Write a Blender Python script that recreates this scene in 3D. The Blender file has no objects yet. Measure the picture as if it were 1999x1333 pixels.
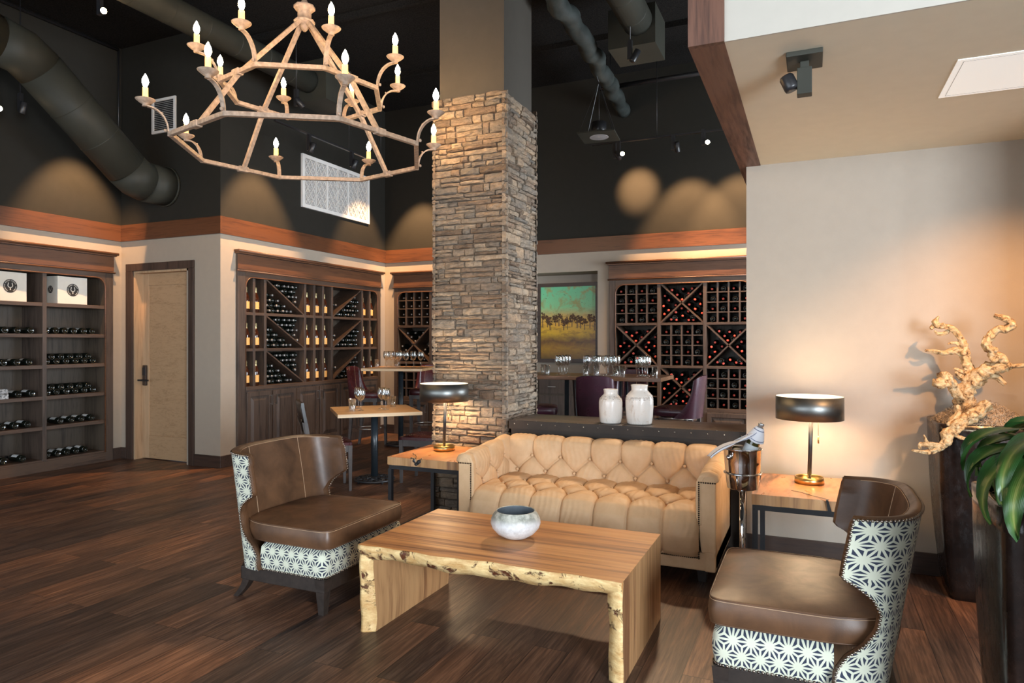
import bpy, bmesh, math, random
from math import sin, cos, pi, radians, sqrt, atan2, exp, hypot
from mathutils import Vector, Matrix, noise
R = random.Random(7)
S = bpy.context.scene
COL = S.collection

# ------------------------------------------------------------------ camera
cam_d = bpy.data.cameras.new('camera')
cam = bpy.data.objects.new('camera', cam_d)
COL.objects.link(cam)
cam.location = (0, 0, 1.5)
cam.rotation_euler = (radians(90), 0, radians(23.85))
cam_d.sensor_width = 36
cam_d.lens = 36 * 1325 / 1999
cam_d.shift_y = -0.00075
cam_d.clip_start = 0.05
S.camera = cam

# ------------------------------------------------------------------ view, world
S.view_settings.view_transform = 'Standard'
S.view_settings.look = 'None'
S.view_settings.gamma = 1
S.view_settings.use_curve_mapping = False
S.view_settings.exposure = 0.66
W = bpy.data.worlds.new('sky')
S.world = W
W.use_nodes = True
_wn = W.node_tree.nodes
_sky = _wn.new('ShaderNodeTexSky')
_sky.sky_type = 'HOSEK_WILKIE'
_sky.turbidity = 4
_sky.sun_direction = Vector((0.6, -0.5, 0.6)).normalized()
W.node_tree.links.new(_sky.outputs[0], _wn['Background'].inputs[0])
_wn['Background'].inputs[1].default_value = 1.0

# ------------------------------------------------------------------ large lights
def look_rot(d):
    return Vector(d).normalized().to_track_quat('-Z', 'Y').to_euler()
def light(name, kind, loc, energy, col, aim=None, **kw):
    d = bpy.data.lights.new(name, kind)
    d.energy = energy
    d.color = col
    for k, v in kw.items():
        setattr(d, k, v)
    o = bpy.data.objects.new(name, d)
    o.location = loc
    if aim is not None:
        o.rotation_euler = look_rot(Vector(aim) - Vector(loc))
    COL.objects.link(o)
    return o
WARM = (1.0, 0.62, 0.32)
WARM2 = (1.0, 0.72, 0.45)
DAY = (0.80, 0.90, 1.0)
# daylight through the window walls beside and behind the camera
light('window_daylight', 'AREA', (4.15, -2.0, 1.75), 620, DAY, aim=(-2.2, 4.0, 2.1), shape='RECTANGLE', size=2.7, size_y=2.7)
light('bar_window_daylight', 'AREA', (3.6, 7.5, 1.8), 330, DAY, aim=(-3, 7.3, 1.5), shape='RECTANGLE', size=2.8, size_y=2.2)
light('window_daylight_rear', 'AREA', (-3.8, -3.3, 1.9), 185, DAY, aim=(-3.0, 4, 1.6), shape='RECTANGLE', size=6.5, size_y=2.8)
def spot(loc, aim, e, ang=60, blend=.5, col=WARM, r=.03, name='track_spot_light'):
    return light(name, 'SPOT', loc, e, col, aim=aim, spot_size=radians(ang), spot_blend=blend, shadow_soft_size=r)
# ------------------------------------------------------------------ mesh helper
def srgb(r, g, b):
    f = lambda c: c / 12.92 if c <= .04045 else ((c + .055) / 1.055) ** 2.4
    return (f(r / 255), f(g / 255), f(b / 255))
class M:
    def __init__(s):
        s.v = []; s.f = []; s.m = []; s.sm = []; s.uv = {}
        s.mi = 0; s.smooth = False
    def face(s, idx, uv=None):
        if uv: s.uv[len(s.f)] = uv
        s.f.append(tuple(idx)); s.m.append(s.mi); s.sm.append(s.smooth)
    def hexa(s, p):
        b = len(s.v); s.v += [tuple(q) for q in p]
        for q in ((0,3,2,1),(4,5,6,7),(0,1,5,4),(1,2,6,5),(2,3,7,6),(3,0,4,7)):
            s.face([b + i for i in q])
        return s
    def box(s, x0, x1, y0, y1, z0, z1):
        return s.hexa([(x0,y0,z0),(x1,y0,z0),(x1,y1,z0),(x0,y1,z0),(x0,y0,z1),(x1,y0,z1),(x1,y1,z1),(x0,y1,z1)])
    def bar(s, a, b, w, h=None, up=(0,0,1)):
        h = w if h is None else h
        a = Vector(a); b = Vector(b); d = (b - a).normalized()
        x = d.cross(Vector(up))
        if x.length < 1e-4: x = d.cross(Vector((1,0,0)))
        x.normalize(); y = x.cross(d).normalized()
        P = []
        for q in (a, b):
            for sx, sy in ((-1,-1),(1,-1),(1,1),(-1,1)):
                P.append(q + x * (sx * w / 2) + y * (sy * h / 2))
        return s.hexa(P)
    def taper(s, a, b, wa, wb, da=None, db=None):
        # axis aligned vertical taper between two centres
        da = wa if da is None else da; db = wb if db is None else db
        P = []
        for q, w, d in ((a, wa, da), (b, wb, db)):
            for sx, sy in ((-1,-1),(1,-1),(1,1),(-1,1)):
                P.append((q[0] + sx * w / 2, q[1] + sy * d / 2, q[2]))
        if a[2] > b[2]: P = P[4:] + P[:4]
        return s.hexa(P)
    def ring_faces(s, rings, n, closed=True, caps=(True, True)):
        b = len(s.v)
        for r in rings: s.v += [tuple(q) for q in r]
        k = n if closed else n - 1
        for i in range(len(rings) - 1):
            for j in range(k):
                j2 = (j + 1) % n
                s.face((b+i*n+j, b+i*n+j2, b+(i+1)*n+j2, b+(i+1)*n+j))
        if closed and caps[0]: s.face([b + j for j in reversed(range(n))])
        if closed and caps[1]: s.face([b + (len(rings)-1)*n + j for j in range(n)])
    def tube(s, path, rad, n=8, caps=(True, True), sx=1.0):
        path = [Vector(p) for p in path]; N = len(path)
        rad = [rad] * N if isinstance(rad, (int, float)) else rad
        rings = []; up = None
        for i, p in enumerate(path):
            d = (path[min(i+1, N-1)] - path[max(i-1, 0)])
            if d.length < 1e-9: d = Vector((0,0,1))
            d.normalize()
            if up is None:
                up = Vector((0,0,1)) if abs(d.z) < .9 else Vector((1,0,0))
            x = d.cross(up)
            if x.length < 1e-6: x = d.orthogonal()
            x.normalize(); up = x.cross(d).normalized()
            rings.append([p + (x * cos(2*pi*j/n) * sx + up * sin(2*pi*j/n)) * rad[i] for j in range(n)])
        o = s.smooth; s.smooth = n > 4
        s.ring_faces(rings, n, True, caps)
        s.smooth = o
        return s
    def cyl(s, a, b, r, r2=None, n=16, caps=(True, True)):
        return s.tube([a, b], [r, r if r2 is None else r2], n, caps)
    def lathe(s, prof, c=(0,0,0), n=24, axis='z', caps=(False, False)):
        rings = []
        for r, z in prof:
            ring = []
            for j in range(n):
                a = 2*pi*j/n; u, w = r*cos(a), r*sin(a)
                if axis == 'z': q = (c[0]+u, c[1]+w, c[2]+z)
                elif axis == 'y': q = (c[0]-u, c[1]+z, c[2]+w)
                else: q = (c[0]+z, c[1]+u, c[2]+w)
                ring.append(q)
            rings.append(ring)
        o = s.smooth; s.smooth = True
        s.ring_faces(rings, n, True, caps)
        s.smooth = o
        return s
    def prism(s, poly, t0, t1, plane='xy'):
        n = len(poly); b = len(s.v)
        for t in (t0, t1):
            for u, w in poly:
                s.v.append({'xy': (u,w,t), 'xz': (u,t,w), 'yz': (t,u,w)}[plane])
        s.face([b+i for i in reversed(range(n))]); s.face([b+n+i for i in range(n)])
        for i in range(n):
            j = (i+1) % n; s.face((b+i, b+j, b+n+j, b+n+i))
        return s
    def grid(s, P, nu, nv, closed_u=False, uv=None):
        # P(i,j) -> point
        b = len(s.v)
        for j in range(nv):
            for i in range(nu): s.v.append(tuple(P(i, j)))
        o = s.smooth; s.smooth = True
        for j in range(nv - 1):
            for i in range(nu if closed_u else nu - 1):
                i2 = (i+1) % nu
                u = None
                if uv: u = [uv(i,j), uv(i+1,j), uv(i+1,j+1), uv(i,j+1)]
                s.face((b+j*nu+i, b+j*nu+i2, b+(j+1)*nu+i2, b+(j+1)*nu+i), u)
        s.smooth = o
        return s
    def ball(s, c, r, n=8, m=5, sz=1.0):
        return s.lathe([(r*sin(pi*k/m) + 1e-5, -r*cos(pi*k/m)*sz) for k in range(m+1)], c, n)
    def build(s, name, mats, parent=None, loc=None, rot=None, bevel=0, seg=2, fix=True, sub=0, mods=()):
        me = bpy.data.meshes.new(name)
        me.from_pydata(s.v, [], s.f)
        if not isinstance(mats, (list, tuple)): mats = [mats]
        for m_ in mats: me.materials.append(m_)
        me.polygons.foreach_set('material_index', s.m)
        me.polygons.foreach_set('use_smooth', s.sm)
        if s.uv:
            L = me.uv_layers.new(name='UVMap')
            for pi_, uvs in s.uv.items():
                for li, u in zip(me.polygons[pi_].loop_indices, uvs): L.data[li].uv = u
        if fix:
            bm = bmesh.new(); bm.from_mesh(me)
            bmesh.ops.recalc_face_normals(bm, faces=bm.faces)
            bm.to_mesh(me); bm.free()
        me.update()
        o = bpy.data.objects.new(name, me)
        if parent is not None: o.parent = parent
        if loc is not None: o.location = loc
        if rot is not None: o.rotation_euler = rot
        COL.objects.link(o)
        if bevel:
            b = o.modifiers.new('b', 'BEVEL'); b.width = bevel; b.segments = seg
            b.limit_method = 'ANGLE'; b.angle_limit = radians(40); b.harden_normals = False
        if sub:
            b = o.modifiers.new('s', 'SUBSURF'); b.levels = sub; b.render_levels = sub
        return o
def tag(o, label, cat, group=None, kind=None):
    o['label'] = label
    o['category'] = cat
    if group: o['group'] = group
    if kind: o['kind'] = kind
    return o
def struct(o, label=None):
    o['kind'] = 'structure'
    if label: o['label'] = label
    return o
def thing(name, label, cat, loc=(0,0,0), rz=0, group=None):
    o = bpy.data.objects.new(name, None)
    o.empty_display_size = .05
    o.location = loc; o.rotation_euler = (0, 0, rz)
    COL.objects.link(o)
    return tag(o, label, cat, group)
def dup(root, loc, rot=(0,0,0), label=None, group=None):
    r = root.copy(); COL.objects.link(r); r.location = loc
    r.rotation_euler = rot if isinstance(rot, (tuple, list)) else (0, 0, rot)
    if label: r['label'] = label
    if group: r['group'] = group
    for ch in list(root.children):
        c = ch.copy(); COL.objects.link(c); c.parent = r
        for g in list(ch.children):
            d = g.copy(); COL.objects.link(d); d.parent = c
    return r
def box(name, x0, x1, y0, y1, z0, z1, m, parent=None, bevel=0, seg=2):
    return M().box(x0, x1, y0, y1, z0, z1).build(name, m, parent, bevel=bevel, seg=seg)

# ------------------------------------------------------------------ materials
class NT:
    def __init__(s, name):
        s.mat = bpy.data.materials.new(name); s.mat.use_nodes = True
        s.n = s.mat.node_tree.nodes; s.l = s.mat.node_tree.links
        s.p = s.n['Principled BSDF']
        s.tc = None
    def node(s, t, **kw):
        x = s.n.new(t)
        for k, v in kw.items(): setattr(x, k, v)
        return x
    def put(s, sock, v):
        if isinstance(v, (int, float)): sock.default_value = v
        elif isinstance(v, (tuple, list)):
            sock.default_value = tuple(v) + ((1,) if len(v) == 3 and len(sock.default_value) == 4 else ())
        else: s.l.new(v, sock)
    def math(s, op, a, b=0, c=0):
        x = s.node('ShaderNodeMath', operation=op)
        s.put(x.inputs[0], a); s.put(x.inputs[1], b)
        if len(x.inputs) > 2: s.put(x.inputs[2], c)
        return x.outputs[0]
    def mix(s, fac, a, b, mode='MIX'):
        x = s.node('ShaderNodeMix', data_type='RGBA', blend_type=mode)
        s.put(x.inputs[0], fac); s.put(x.inputs[6], a); s.put(x.inputs[7], b)
        return x.outputs[2]
    def coord(s, scale=(1,1,1), kind='Object', rot=(0,0,0), loc=(0,0,0)):
        if s.tc is None: s.tc = s.node('ShaderNodeTexCoord')
        m = s.node('ShaderNodeMapping')
        m.inputs['Scale'].default_value = scale; m.inputs['Rotation'].default_value = rot
        m.inputs['Location'].default_value = loc
        s.l.new(s.tc.outputs[kind], m.inputs[0])
        return m.outputs[0]
    def noise(s, vec, scale=5, detail=4, rough=.55, dist=0):
        x = s.node('ShaderNodeTexNoise')
        s.put(x.inputs['Vector'], vec); x.inputs['Scale'].default_value = scale
        x.inputs['Detail'].default_value = detail; x.inputs['Roughness'].default_value = rough
        x.inputs['Distortion'].default_value = dist
        return x.outputs['Fac']
    def ramp(s, fac, stops):
        x = s.node('ShaderNodeValToRGB'); e = x.color_ramp.elements
        while len(e) < len(stops): e.new(0.5)
        for k, (p, c) in enumerate(stops):
            e[k].position = p
            e[k].color = (c, c, c, 1) if isinstance(c, (int, float)) else tuple(c) + (1,)
        s.put(x.inputs[0], fac)
        return x.outputs[0]
    def bump(s, h, strength=.3, dist=.01):
        x = s.node('ShaderNodeBump'); x.inputs['Strength'].default_value = strength
        x.inputs['Distance'].default_value = dist
        s.put(x.inputs['Height'], h); s.l.new(x.outputs[0], s.p.inputs['Normal'])
    def done(s, col=None, rough=.5, metal=0, spec=.5, coat=0, coat_r=.1, sheen=0):
        if col is not None: s.put(s.p.inputs['Base Color'], col)
        s.put(s.p.inputs['Roughness'], rough)
        s.p.inputs['Metallic'].default_value = metal
        s.p.inputs['Specular IOR Level'].default_value = spec
        s.p.inputs['Coat Weight'].default_value = coat
        s.p.inputs['Coat Roughness'].default_value = coat_r
        s.p.inputs['Sheen Weight'].default_value = sheen
        return s.mat
def plain(name, col, rough=.5, metal=0, var=.12, scale=12, bump=0, bscale=80, **kw):
    t = NT(name); n = t.noise(t.coord(), scale, 3)
    c2 = tuple(max(0, c * (1 - var)) for c in col); c1 = tuple(min(1, c * (1 + var)) for c in col)
    c = t.ramp(n, [(.3, c2), (.7, c1)])
    if bump: t.bump(t.noise(t.coord(), bscale, 2), bump, .004)
    return t.done(c, rough, metal, **kw)
def wood(name, c1, c2, axis='x', rough=.4, s=1.0, stretch=14, contrast=(.35, .68), bump=.15, coat=0, c3=None, big=1.0, spec=.5, ring=0):
    t = NT(name)
    sc = {'x': (1/stretch, 1, 1), 'y': (1, 1/stretch, 1), 'z': (1, 1, 1/stretch)}[axis]
    fine = t.noise(t.coord(tuple(q * 60 * s for q in sc)), 1.0, 5, .6, .3)
    lrg = t.noise(t.coord(tuple(q * 9 * s * big for q in sc), loc=(3.1, 1.7, .3)), 1.0, 4, .6, .8)
    m = t.math('ADD', t.math('MULTIPLY', fine, .5), t.math('MULTIPLY', lrg, .5))
    if ring:
        rg = t.math('SINE', t.math('MULTIPLY', lrg, ring))
        m = t.math('ADD', m, t.math('MULTIPLY', rg, .07))
    c = t.ramp(m, [(contrast[0], c2), ((contrast[0]+contrast[1])/2, c1 if c3 is None else c3), (contrast[1], c1)])
    if bump: t.bump(fine, bump, .002)
    r = t.ramp(fine, [(.3, min(1, rough*1.25)), (.7, rough*.85)])
    return t.done(c, r, 0, coat=coat, spec=spec)
MAT = {}
def mats():
    G = MAT
    G['wall'] = plain('taupe_wall_paint', (.36, .305, .245), .65, var=.02, bump=.08, bscale=160)
    G['cream'] = plain('cream_ceiling_paint', (.66, .59, .455), .7, var=.02, bump=.06, bscale=160)
    G['white_wall'] = plain('off_white_paint', (.70, .67, .60), .7, var=.02)
    G['dark'] = plain('charcoal_wall_paint', (.026, .0245, .0205), .7, var=.04, bump=.08, bscale=160, spec=.12)
    G['dark_ceil'] = plain('black_textured_ceiling', (.014, .013, .012), .9, var=.5, scale=60, bump=.8, bscale=90, spec=.1)
    G['duct'] = plain('charcoal_painted_duct', (.036, .036, .028), .55, var=.12, scale=4, bump=.1, bscale=10, spec=.25)
    G['flex'] = plain('charcoal_flexible_duct', (.04, .047, .044), .5, var=.3, scale=6, bump=.6, bscale=22, spec=.25)
    G['black'] = plain('black_metal', (.018, .018, .02), .35, var=.1)
    G['blacktube'] = plain('dark_blue_black_enamel', (.02, .028, .035), .28, var=.1)
    G['trim'] = wood('reddish_walnut_trim', (.115, .044, .019), (.05, .018, .008), 'x', .36, s=.9, bump=.35)
    G['trim_y'] = wood('reddish_walnut_trim_y', (.115, .044, .019), (.05, .018, .008), 'y', .36, s=.9, bump=.35)
    G['beam'] = wood('brown_walnut_beam', (.15, .07, .045), (.06, .027, .018), 'y', .5, s=.9, bump=.3)
    G['beam_z'] = wood('brown_walnut_beam_z', (.15, .07, .045), (.06, .027, .018), 'z', .5, s=.9, bump=.3)
    G['cab'] = wood('stained_oak_upright', (.080, .055, .042), (.028, .019, .015), 'z', .42, s=.9, bump=.25)
    G['cabx'] = wood('stained_oak_rail', (.092, .057, .039), (.032, .019, .014), 'x', .42, s=.9, bump=.25)
    G['cabin'] = wood('stained_oak_interior', (.078, .058, .041), (.034, .024, .018), 'z', .5, s=.8, bump=.2)
    G['frieze'] = wood('stained_oak_warm_lit', (.13, .056, .027), (.055, .023, .012), 'x', .4, s=.9, bump=.3)  # same oak as the cabinets, with the warm downlight put into its colour
    G['base'] = wood('dark_baseboard', (.055, .033, .024), (.02, .012, .01), 'x', .4, s=.8)
    G['casing'] = wood('dark_door_casing', (.06, .036, .026), (.022, .014, .011), 'z', .4, s=.8)
    G['oak'] = wood('light_oak_horizontal', (.44, .28, .155), (.29, .17, .085), 'x', .5, s=1.1, stretch=5, ring=90, bump=.05, contrast=(.25, .75))
    G['oakz'] = wood('light_oak_vertical', (.50, .33, .195), (.36, .22, .12), 'z', .5, s=.6, bump=.05)
    G['suar'] = wood('oiled_hardwood_top', (.66, .32, .11), (.20, .072, .026), 'x', .42, s=.4, stretch=20, c3=(.55, .24, .08), contrast=(.33, .62), ring=38, bump=.04)
    G['suarz'] = wood('oiled_hardwood_side', (.56, .32, .145), (.22, .10, .045), 'z', .36, s=.5, stretch=16, c3=(.46, .25, .11), ring=30, bump=.04)
    G['suary'] = wood('oiled_hardwood_end', (.50, .27, .12), (.20, .085, .04), 'z', .32, s=.55, stretch=5, c3=(.40, .20, .09), ring=30, bump=.04)
    G['suarxy'] = wood('figured_side_table_top', (.44, .215, .09), (.11, .045, .02), 'y', .3, s=.22, stretch=3.5, c3=(.45, .19, .075), contrast=(.33, .62), ring=46, bump=.04, coat=.2)
    t = NT('live_edge_sapwood')
    a = t.noise(t.coord((1, 1, 1)), 11, 6, .7, .6); b = t.noise(t.coord((9, 9, 22)), 1, 5, .7)
    c = t.ramp(b, [(.35, srgb(196, 150, 92)), (.65, srgb(238, 208, 150))])
    spk = t.ramp(a, [(.535, 0.0), (.585, 1.0)])
    spk2 = t.math('MULTIPLY', spk, t.ramp(b, [(.42, 0.0), (.52, 1.0)]))
    c = t.mix(spk2, c, srgb(92, 48, 26))
    t.bump(t.math('SUBTRACT', b, spk2), .7, .012)
    G['live'] = t.done(c, .5)
    t = NT('bark_edge')
    a = t.noise(t.coord((6, 6, 3)), 3, 6, .7, .5)
    t.bump(a, .8, .015)
    G['bark'] = t.done(t.ramp(a, [(.35, srgb(70, 38, 22)), (.5, srgb(140, 88, 52)), (.68, srgb(196, 148, 100))]), .55)
    G['tabletop'] = wood('pale_table_wood', (.66, .40, .19), (.42, .21, .08), 'x', .35, s=.5, ring=20, bump=.05)
    G['tableedge'] = wood('pale_table_edge', (.74, .55, .34), (.60, .40, .22), 'x', .4, s=.6, bump=.05)
    G['bartop'] = wood('reclaimed_brown_top', (.24, .12, .062), (.10, .045, .024), 'x', .34, s=.6, ring=20, bump=.1)
    # floor planks running along y
    t = NT('hardwood_plank_floor')
    tc = t.node('ShaderNodeTexCoord'); sp = t.node('ShaderNodeSeparateXYZ'); t.l.new(tc.outputs['Object'], sp.inputs[0])
    cb = t.node('ShaderNodeCombineXYZ'); t.l.new(sp.outputs[1], cb.inputs[0]); t.l.new(sp.outputs[0], cb.inputs[1])
    br = t.node('ShaderNodeTexBrick'); t.l.new(cb.outputs[0], br.inputs['Vector'])
    br.offset = .37; br.offset_frequency = 2; br.squash = 1.0
    for k, v in (('Scale', 1.0), ('Mortar Size', .0016), ('Mortar Smooth', .2), ('Bias', 0.0), ('Brick Width', 1.55), ('Row Height', .178)):
        br.inputs[k].default_value = v
    br.inputs['Color1'].default_value = (0, 0, 0, 1); br.inputs['Color2'].default_value = (1, 1, 1, 1); br.inputs['Mortar'].default_value = (.5, .5, .5, 1)
    rnd = t.node('ShaderNodeSeparateColor'); t.l.new(br.outputs['Color'], rnd.inputs[0]); rnd = rnd.outputs[0]
    # per-board offset for the grain
    off = t.node('ShaderNodeCombineXYZ'); t.put(off.inputs[1], t.math('MULTIPLY', rnd, 13.0)); t.put(off.inputs[0], t.math('MULTIPLY', rnd, 5.0))
    va = t.node('ShaderNodeVectorMath', operation='ADD'); t.l.new(tc.outputs['Object'], va.inputs[0]); t.l.new(off.outputs[0], va.inputs[1])
    def mp(sc):
        m_ = t.node('ShaderNodeMapping'); m_.inputs['Scale'].default_value = sc; t.l.new(va.outputs[0], m_.inputs[0]); return m_.outputs[0]
    fine = t.noise(mp((75, 3.0, 1)), 1, 5, .65, .1)
    lrg = t.noise(mp((9, .8, 1)), 1, 4, .6, .6)
    blot = t.noise(mp((2.2, 1.6, 1)), 1, 3, .5)
    rg = t.math('SINE', t.math('MULTIPLY', lrg, 60.0))
    g = t.math('ADD', t.math('ADD', t.math('MULTIPLY', fine, .55), t.math('MULTIPLY', lrg, .45)), t.math('MULTIPLY', rg, .03))
    c = t.ramp(g, [(.33, (.036, .023, .018)), (.5, (.115, .069, .048)), (.68, (.26, .165, .112))])
    tone = t.ramp(rnd, [(0.0, (.55, .56, .60)), (.35, (.85, .76, .70)), (.7, (1.15, .96, .84)), (1.0, (1.6, 1.25, .98))])
    c = t.mix(1.0, c, tone, 'MULTIPLY')
    c = t.mix(1.0, c, t.ramp(blot, [(.35, (.72, .74, .80)), (.65, (1.25, 1.12, 1.0))]), 'MULTIPLY')
    c = t.mix(br.outputs['Fac'], c, (.010, .006, .005))
    h = t.math('SUBTRACT', t.math('MULTIPLY', fine, .35), br.outputs['Fac'])
    t.bump(h, .35, .003)
    G['floor'] = t.done(c, t.ramp(fine, [(.3, .52), (.7, .34)]), 0, spec=.45)
    # ledgestone
    t = NT('ledgestone')
    gm = t.node('ShaderNodeNewGeometry'); ri = gm.outputs['Random Per Island']
    a = t.noise(t.coord((1, 1, 1.6)), 26, 6, .65, .3); b = t.noise(t.coord((1, 1, 2.5)), 7, 3)
    c = t.ramp(ri, [(0.0, (.17, .125, .09)), (.18, (.26, .19, .135)), (.36, (.21, .185, .155)), (.54, (.34, .25, .17)), (.7, (.24, .205, .165)), (.86, (.40, .31, .22)), (1.0, (.20, .15, .11))])
    c = t.mix(1.0, c, t.ramp(a, [(.3, (.62, .62, .62)), (.7, (1.28, 1.27, 1.25))]), 'MULTIPLY')
    c = t.mix(1.0, c, t.ramp(b, [(.35, (.85, .87, .9)), (.65, (1.12, 1.05, .98))]), 'MULTIPLY')
    t.bump(a, 1.0, .02)
    G['stone'] = t.done(c, .85, spec=.3)
    # leathers
    def leather(name, c1, c2, rough, sc=6, spec=.5, coat=0, bmp=.12):
        t = NT(name)
        a = t.noise(t.coord(), sc, 5, .6, .4); b = t.noise(t.coord(), 230, 2)
        t.bump(b, bmp, .002)
        return t.done(t.ramp(a, [(.3, c2), (.7, c1)]), t.ramp(a, [(.3, rough*1.15), (.7, rough*.85)]), 0, spec=spec, coat=coat)
    G['tan'] = leather('tan_nubuck_leather', (.70, .465, .265), (.61, .385, .21), .6, 9, .35)
    G['brown'] = leather('brown_leather', (.155, .074, .035), (.062, .029, .014), .42, 6)
    G['burg'] = leather('burgundy_leather', (.085, .016, .018), (.045, .009, .012), .28, 6)
    G['plum'] = leather('plum_leather', (.058, .016, .03), (.034, .010, .019), .3, 6)
    G['stitch'] = plain('tan_thread', (.55, .36, .22), .7)
    G['legwood'] = plain('distressed_dark_wood', (.026, .018, .014), .5, var=.3, scale=30)
    G['wornwood'] = plain('grey_brown_chair_wood', (.065, .055, .052), .45, var=.2, scale=12)
    G['darkwood'] = plain('espresso_chair_wood', (.02, .015, .013), .3, var=.2)
    # star fabric (UV in metres)
    t = NT('star_fabric')
    tc = t.node('ShaderNodeTexCoord'); sp = t.node('ShaderNodeSeparateXYZ'); t.l.new(tc.outputs['UV'], sp.inputs[0])
    k = 1 / .068
    u = t.math('MULTIPLY', sp.outputs[0], k); v = t.math('MULTIPLY', sp.outputs[1], k)
    def cellpt(ou, ov):
        pu = t.math('SUBTRACT', t.math('FLOORED_MODULO', t.math('ADD', u, ou), 1.0), .5)
        pv = t.math('SUBTRACT', t.math('FLOORED_MODULO', t.math('ADD', v, ov), 1.7320508), .8660254)
        return pu, pv, t.math('ADD', t.math('MULTIPLY', pu, pu), t.math('MULTIPLY', pv, pv))
    au, av, ar = cellpt(.5, .8660254); bu, bv, b_r = cellpt(0.0, 0.0)
    sel = t.math('LESS_THAN', ar, b_r)
    inv = t.math('SUBTRACT', 1.0, sel)
    pu = t.math('ADD', t.math('MULTIPLY', au, sel), t.math('MULTIPLY', bu, inv))
    pv = t.math('ADD', t.math('MULTIPLY', av, sel), t.math('MULTIPLY', bv, inv))
    r_ = t.math('SQRT', t.math('ADD', t.math('MULTIPLY', pu, pu), t.math('MULTIPLY', pv, pv)))
    th = t.math('ARCTAN2', pv, pu)
    f = t.math('SUBTRACT', t.math('FLOORED_MODULO', t.math('ADD', th, pi/12), pi/6), pi/12)
    d = t.math('ABSOLUTE', t.math('MULTIPLY', r_, t.math('SINE', f)))
    lt = t.math('LESS_THAN', d, .060)
    ctr = t.math('LESS_THAN', r_, .235)
    pat = t.math('MAXIMUM', lt, ctr)
    nf = t.noise(t.coord(), 300, 2)
    t.bump(t.math('ADD', pat, t.math('MULTIPLY', nf, .4)), .35, .003)
    G['star'] = t.done(t.mix(pat, (.024, .032, .058), (.62, .63, .50)), .75, spec=.3, sheen=.2)
    G['nail'] = plain('antique_nailhead', (.36, .30, .25), .3, 1)
    G['nail_dark'] = plain('dark_nailhead', (.07, .05, .035), .35, 1)
    G['brass'] = plain('satin_brass', (.62, .42, .16), .3, 1, var=.06)
    G['bronze'] = plain('brushed_gunmetal_shade', (.21, .215, .205), .42, 1, var=.05)
    G['chrome'] = plain('polished_steel', (.72, .71, .70), .07, 1, var=.02)
    G['nickel'] = plain('brushed_nickel', (.55, .53, .50), .28, 1, var=.04)
    G['shade_in'] = plain('white_shade_lining', (.85, .83, .78), .6)
    t = NT('lit_diffuser'); t.p.inputs['Emission Color'].default_value = (1, .72, .42, 1); t.p.inputs['Emission Strength'].default_value = 2.6
    G['glow'] = t.done((.9, .85, .75), .5)
    t = NT('candle_bulb'); t.p.inputs['Emission Color'].default_value = (1, .62, .28, 1); t.p.inputs['Emission Strength'].default_value = 190
    G['bulb'] = t.done((1, .9, .7), .4)
    t = NT('spot_lens'); t.p.inputs['Emission Color'].default_value = (1, .66, .34, 1); t.p.inputs['Emission Strength'].default_value = 60
    G['lens'] = t.done((1, .9, .7), .4)
    t = NT('candle_sleeve'); t.p.inputs['Emission Color'].default_value = (1, .55, .14, 1); t.p.inputs['Emission Strength'].default_value = 1.0  # glow added to the sleeves so they look bright under the bulbs
    G['candle'] = t.done((.80, .58, .25), .5)
    G['rust'] = plain('weathered_iron', (.38, .275, .20), .6, var=.28, scale=38, bump=.3, bscale=60)
    G['white'] = plain('white_enamel', (.78, .77, .75), .45, var=.03)
    G['grey'] = plain('grey_louvre', (.30, .29, .29), .5, var=.05)
    G['panel'] = plain('ivory_panel_added_glow', (.9, .89, .84), .5, var=.01)
    _p = G['panel'].node_tree.nodes['Principled BSDF']; _p.inputs['Emission Color'].default_value = (1, .98, .93, 1); _p.inputs['Emission Strength'].default_value = .22  # faint emission added to make the flat panel look bright
    # glass
    def glassy(name, tint, rim, strength):
        m = bpy.data.materials.new(name); m.use_nodes = True; n = m.node_tree.nodes; l = m.node_tree.links
        n.remove(n['Principled BSDF']); out = n['Material Output']
        tr = n.new('ShaderNodeBsdfTransparent'); tr.inputs[0].default_value = tint + (1,)
        gl = n.new('ShaderNodeBsdfGlossy'); gl.inputs['Roughness'].default_value = .02; gl.inputs[0].default_value = rim + (1,)
        lw = n.new('ShaderNodeLayerWeight'); lw.inputs[0].default_value = strength
        rp = n.new('ShaderNodeMath'); rp.operation = 'MULTIPLY_ADD'; rp.inputs[1].default_value = .9; rp.inputs[2].default_value = .05
        l.new(lw.outputs['Facing'], rp.inputs[0])
        mx = n.new('ShaderNodeMixShader'); l.new(rp.outputs[0], mx.inputs[0]); l.new(tr.outputs[0], mx.inputs[1]); l.new(gl.outputs[0], mx.inputs[2])
        l.new(mx.outputs[0], out.inputs[0]); return m
    G['glass'] = glassy('clear_glass', (.96, .98, .98), (1, 1, 1), .35)
    G['bottle'] = plain('dark_bottle_glass', (.006, .008, .006), .06, var=.1, spec=.7)
    G['champ'] = plain('amber_bottle_glass', (.035, .010, .004), .06, var=.1, spec=.7)
    G['green'] = plain('olive_bottle_glass', (.05, .045, .012), .07, var=.1, spec=.7)
    G['red'] = plain('red_capsule', (.72, .10, .07), .35, var=.1)
    G['silver'] = plain('silver_capsule', (.42, .41, .40), .3, .7)
    G['gold'] = plain('champagne_foil', (.60, .50, .26), .35, .5)
    G['label'] = plain('white_label', (.62, .66, .68), .6, var=.03)
    G['ylabel'] = plain('yellow_orange_label', (.85, .47, .14), .55, var=.04)
    G['carton'] = plain('white_carton', (.74, .70, .62), .6, var=.03)
    G['cartonside'] = plain('greyish_carton_side', (.40, .37, .34), .6, var=.03)
    G['ink'] = plain('black_ink', (.025, .022, .02), .6)
    t = NT('crackled_white_glaze')
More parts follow.
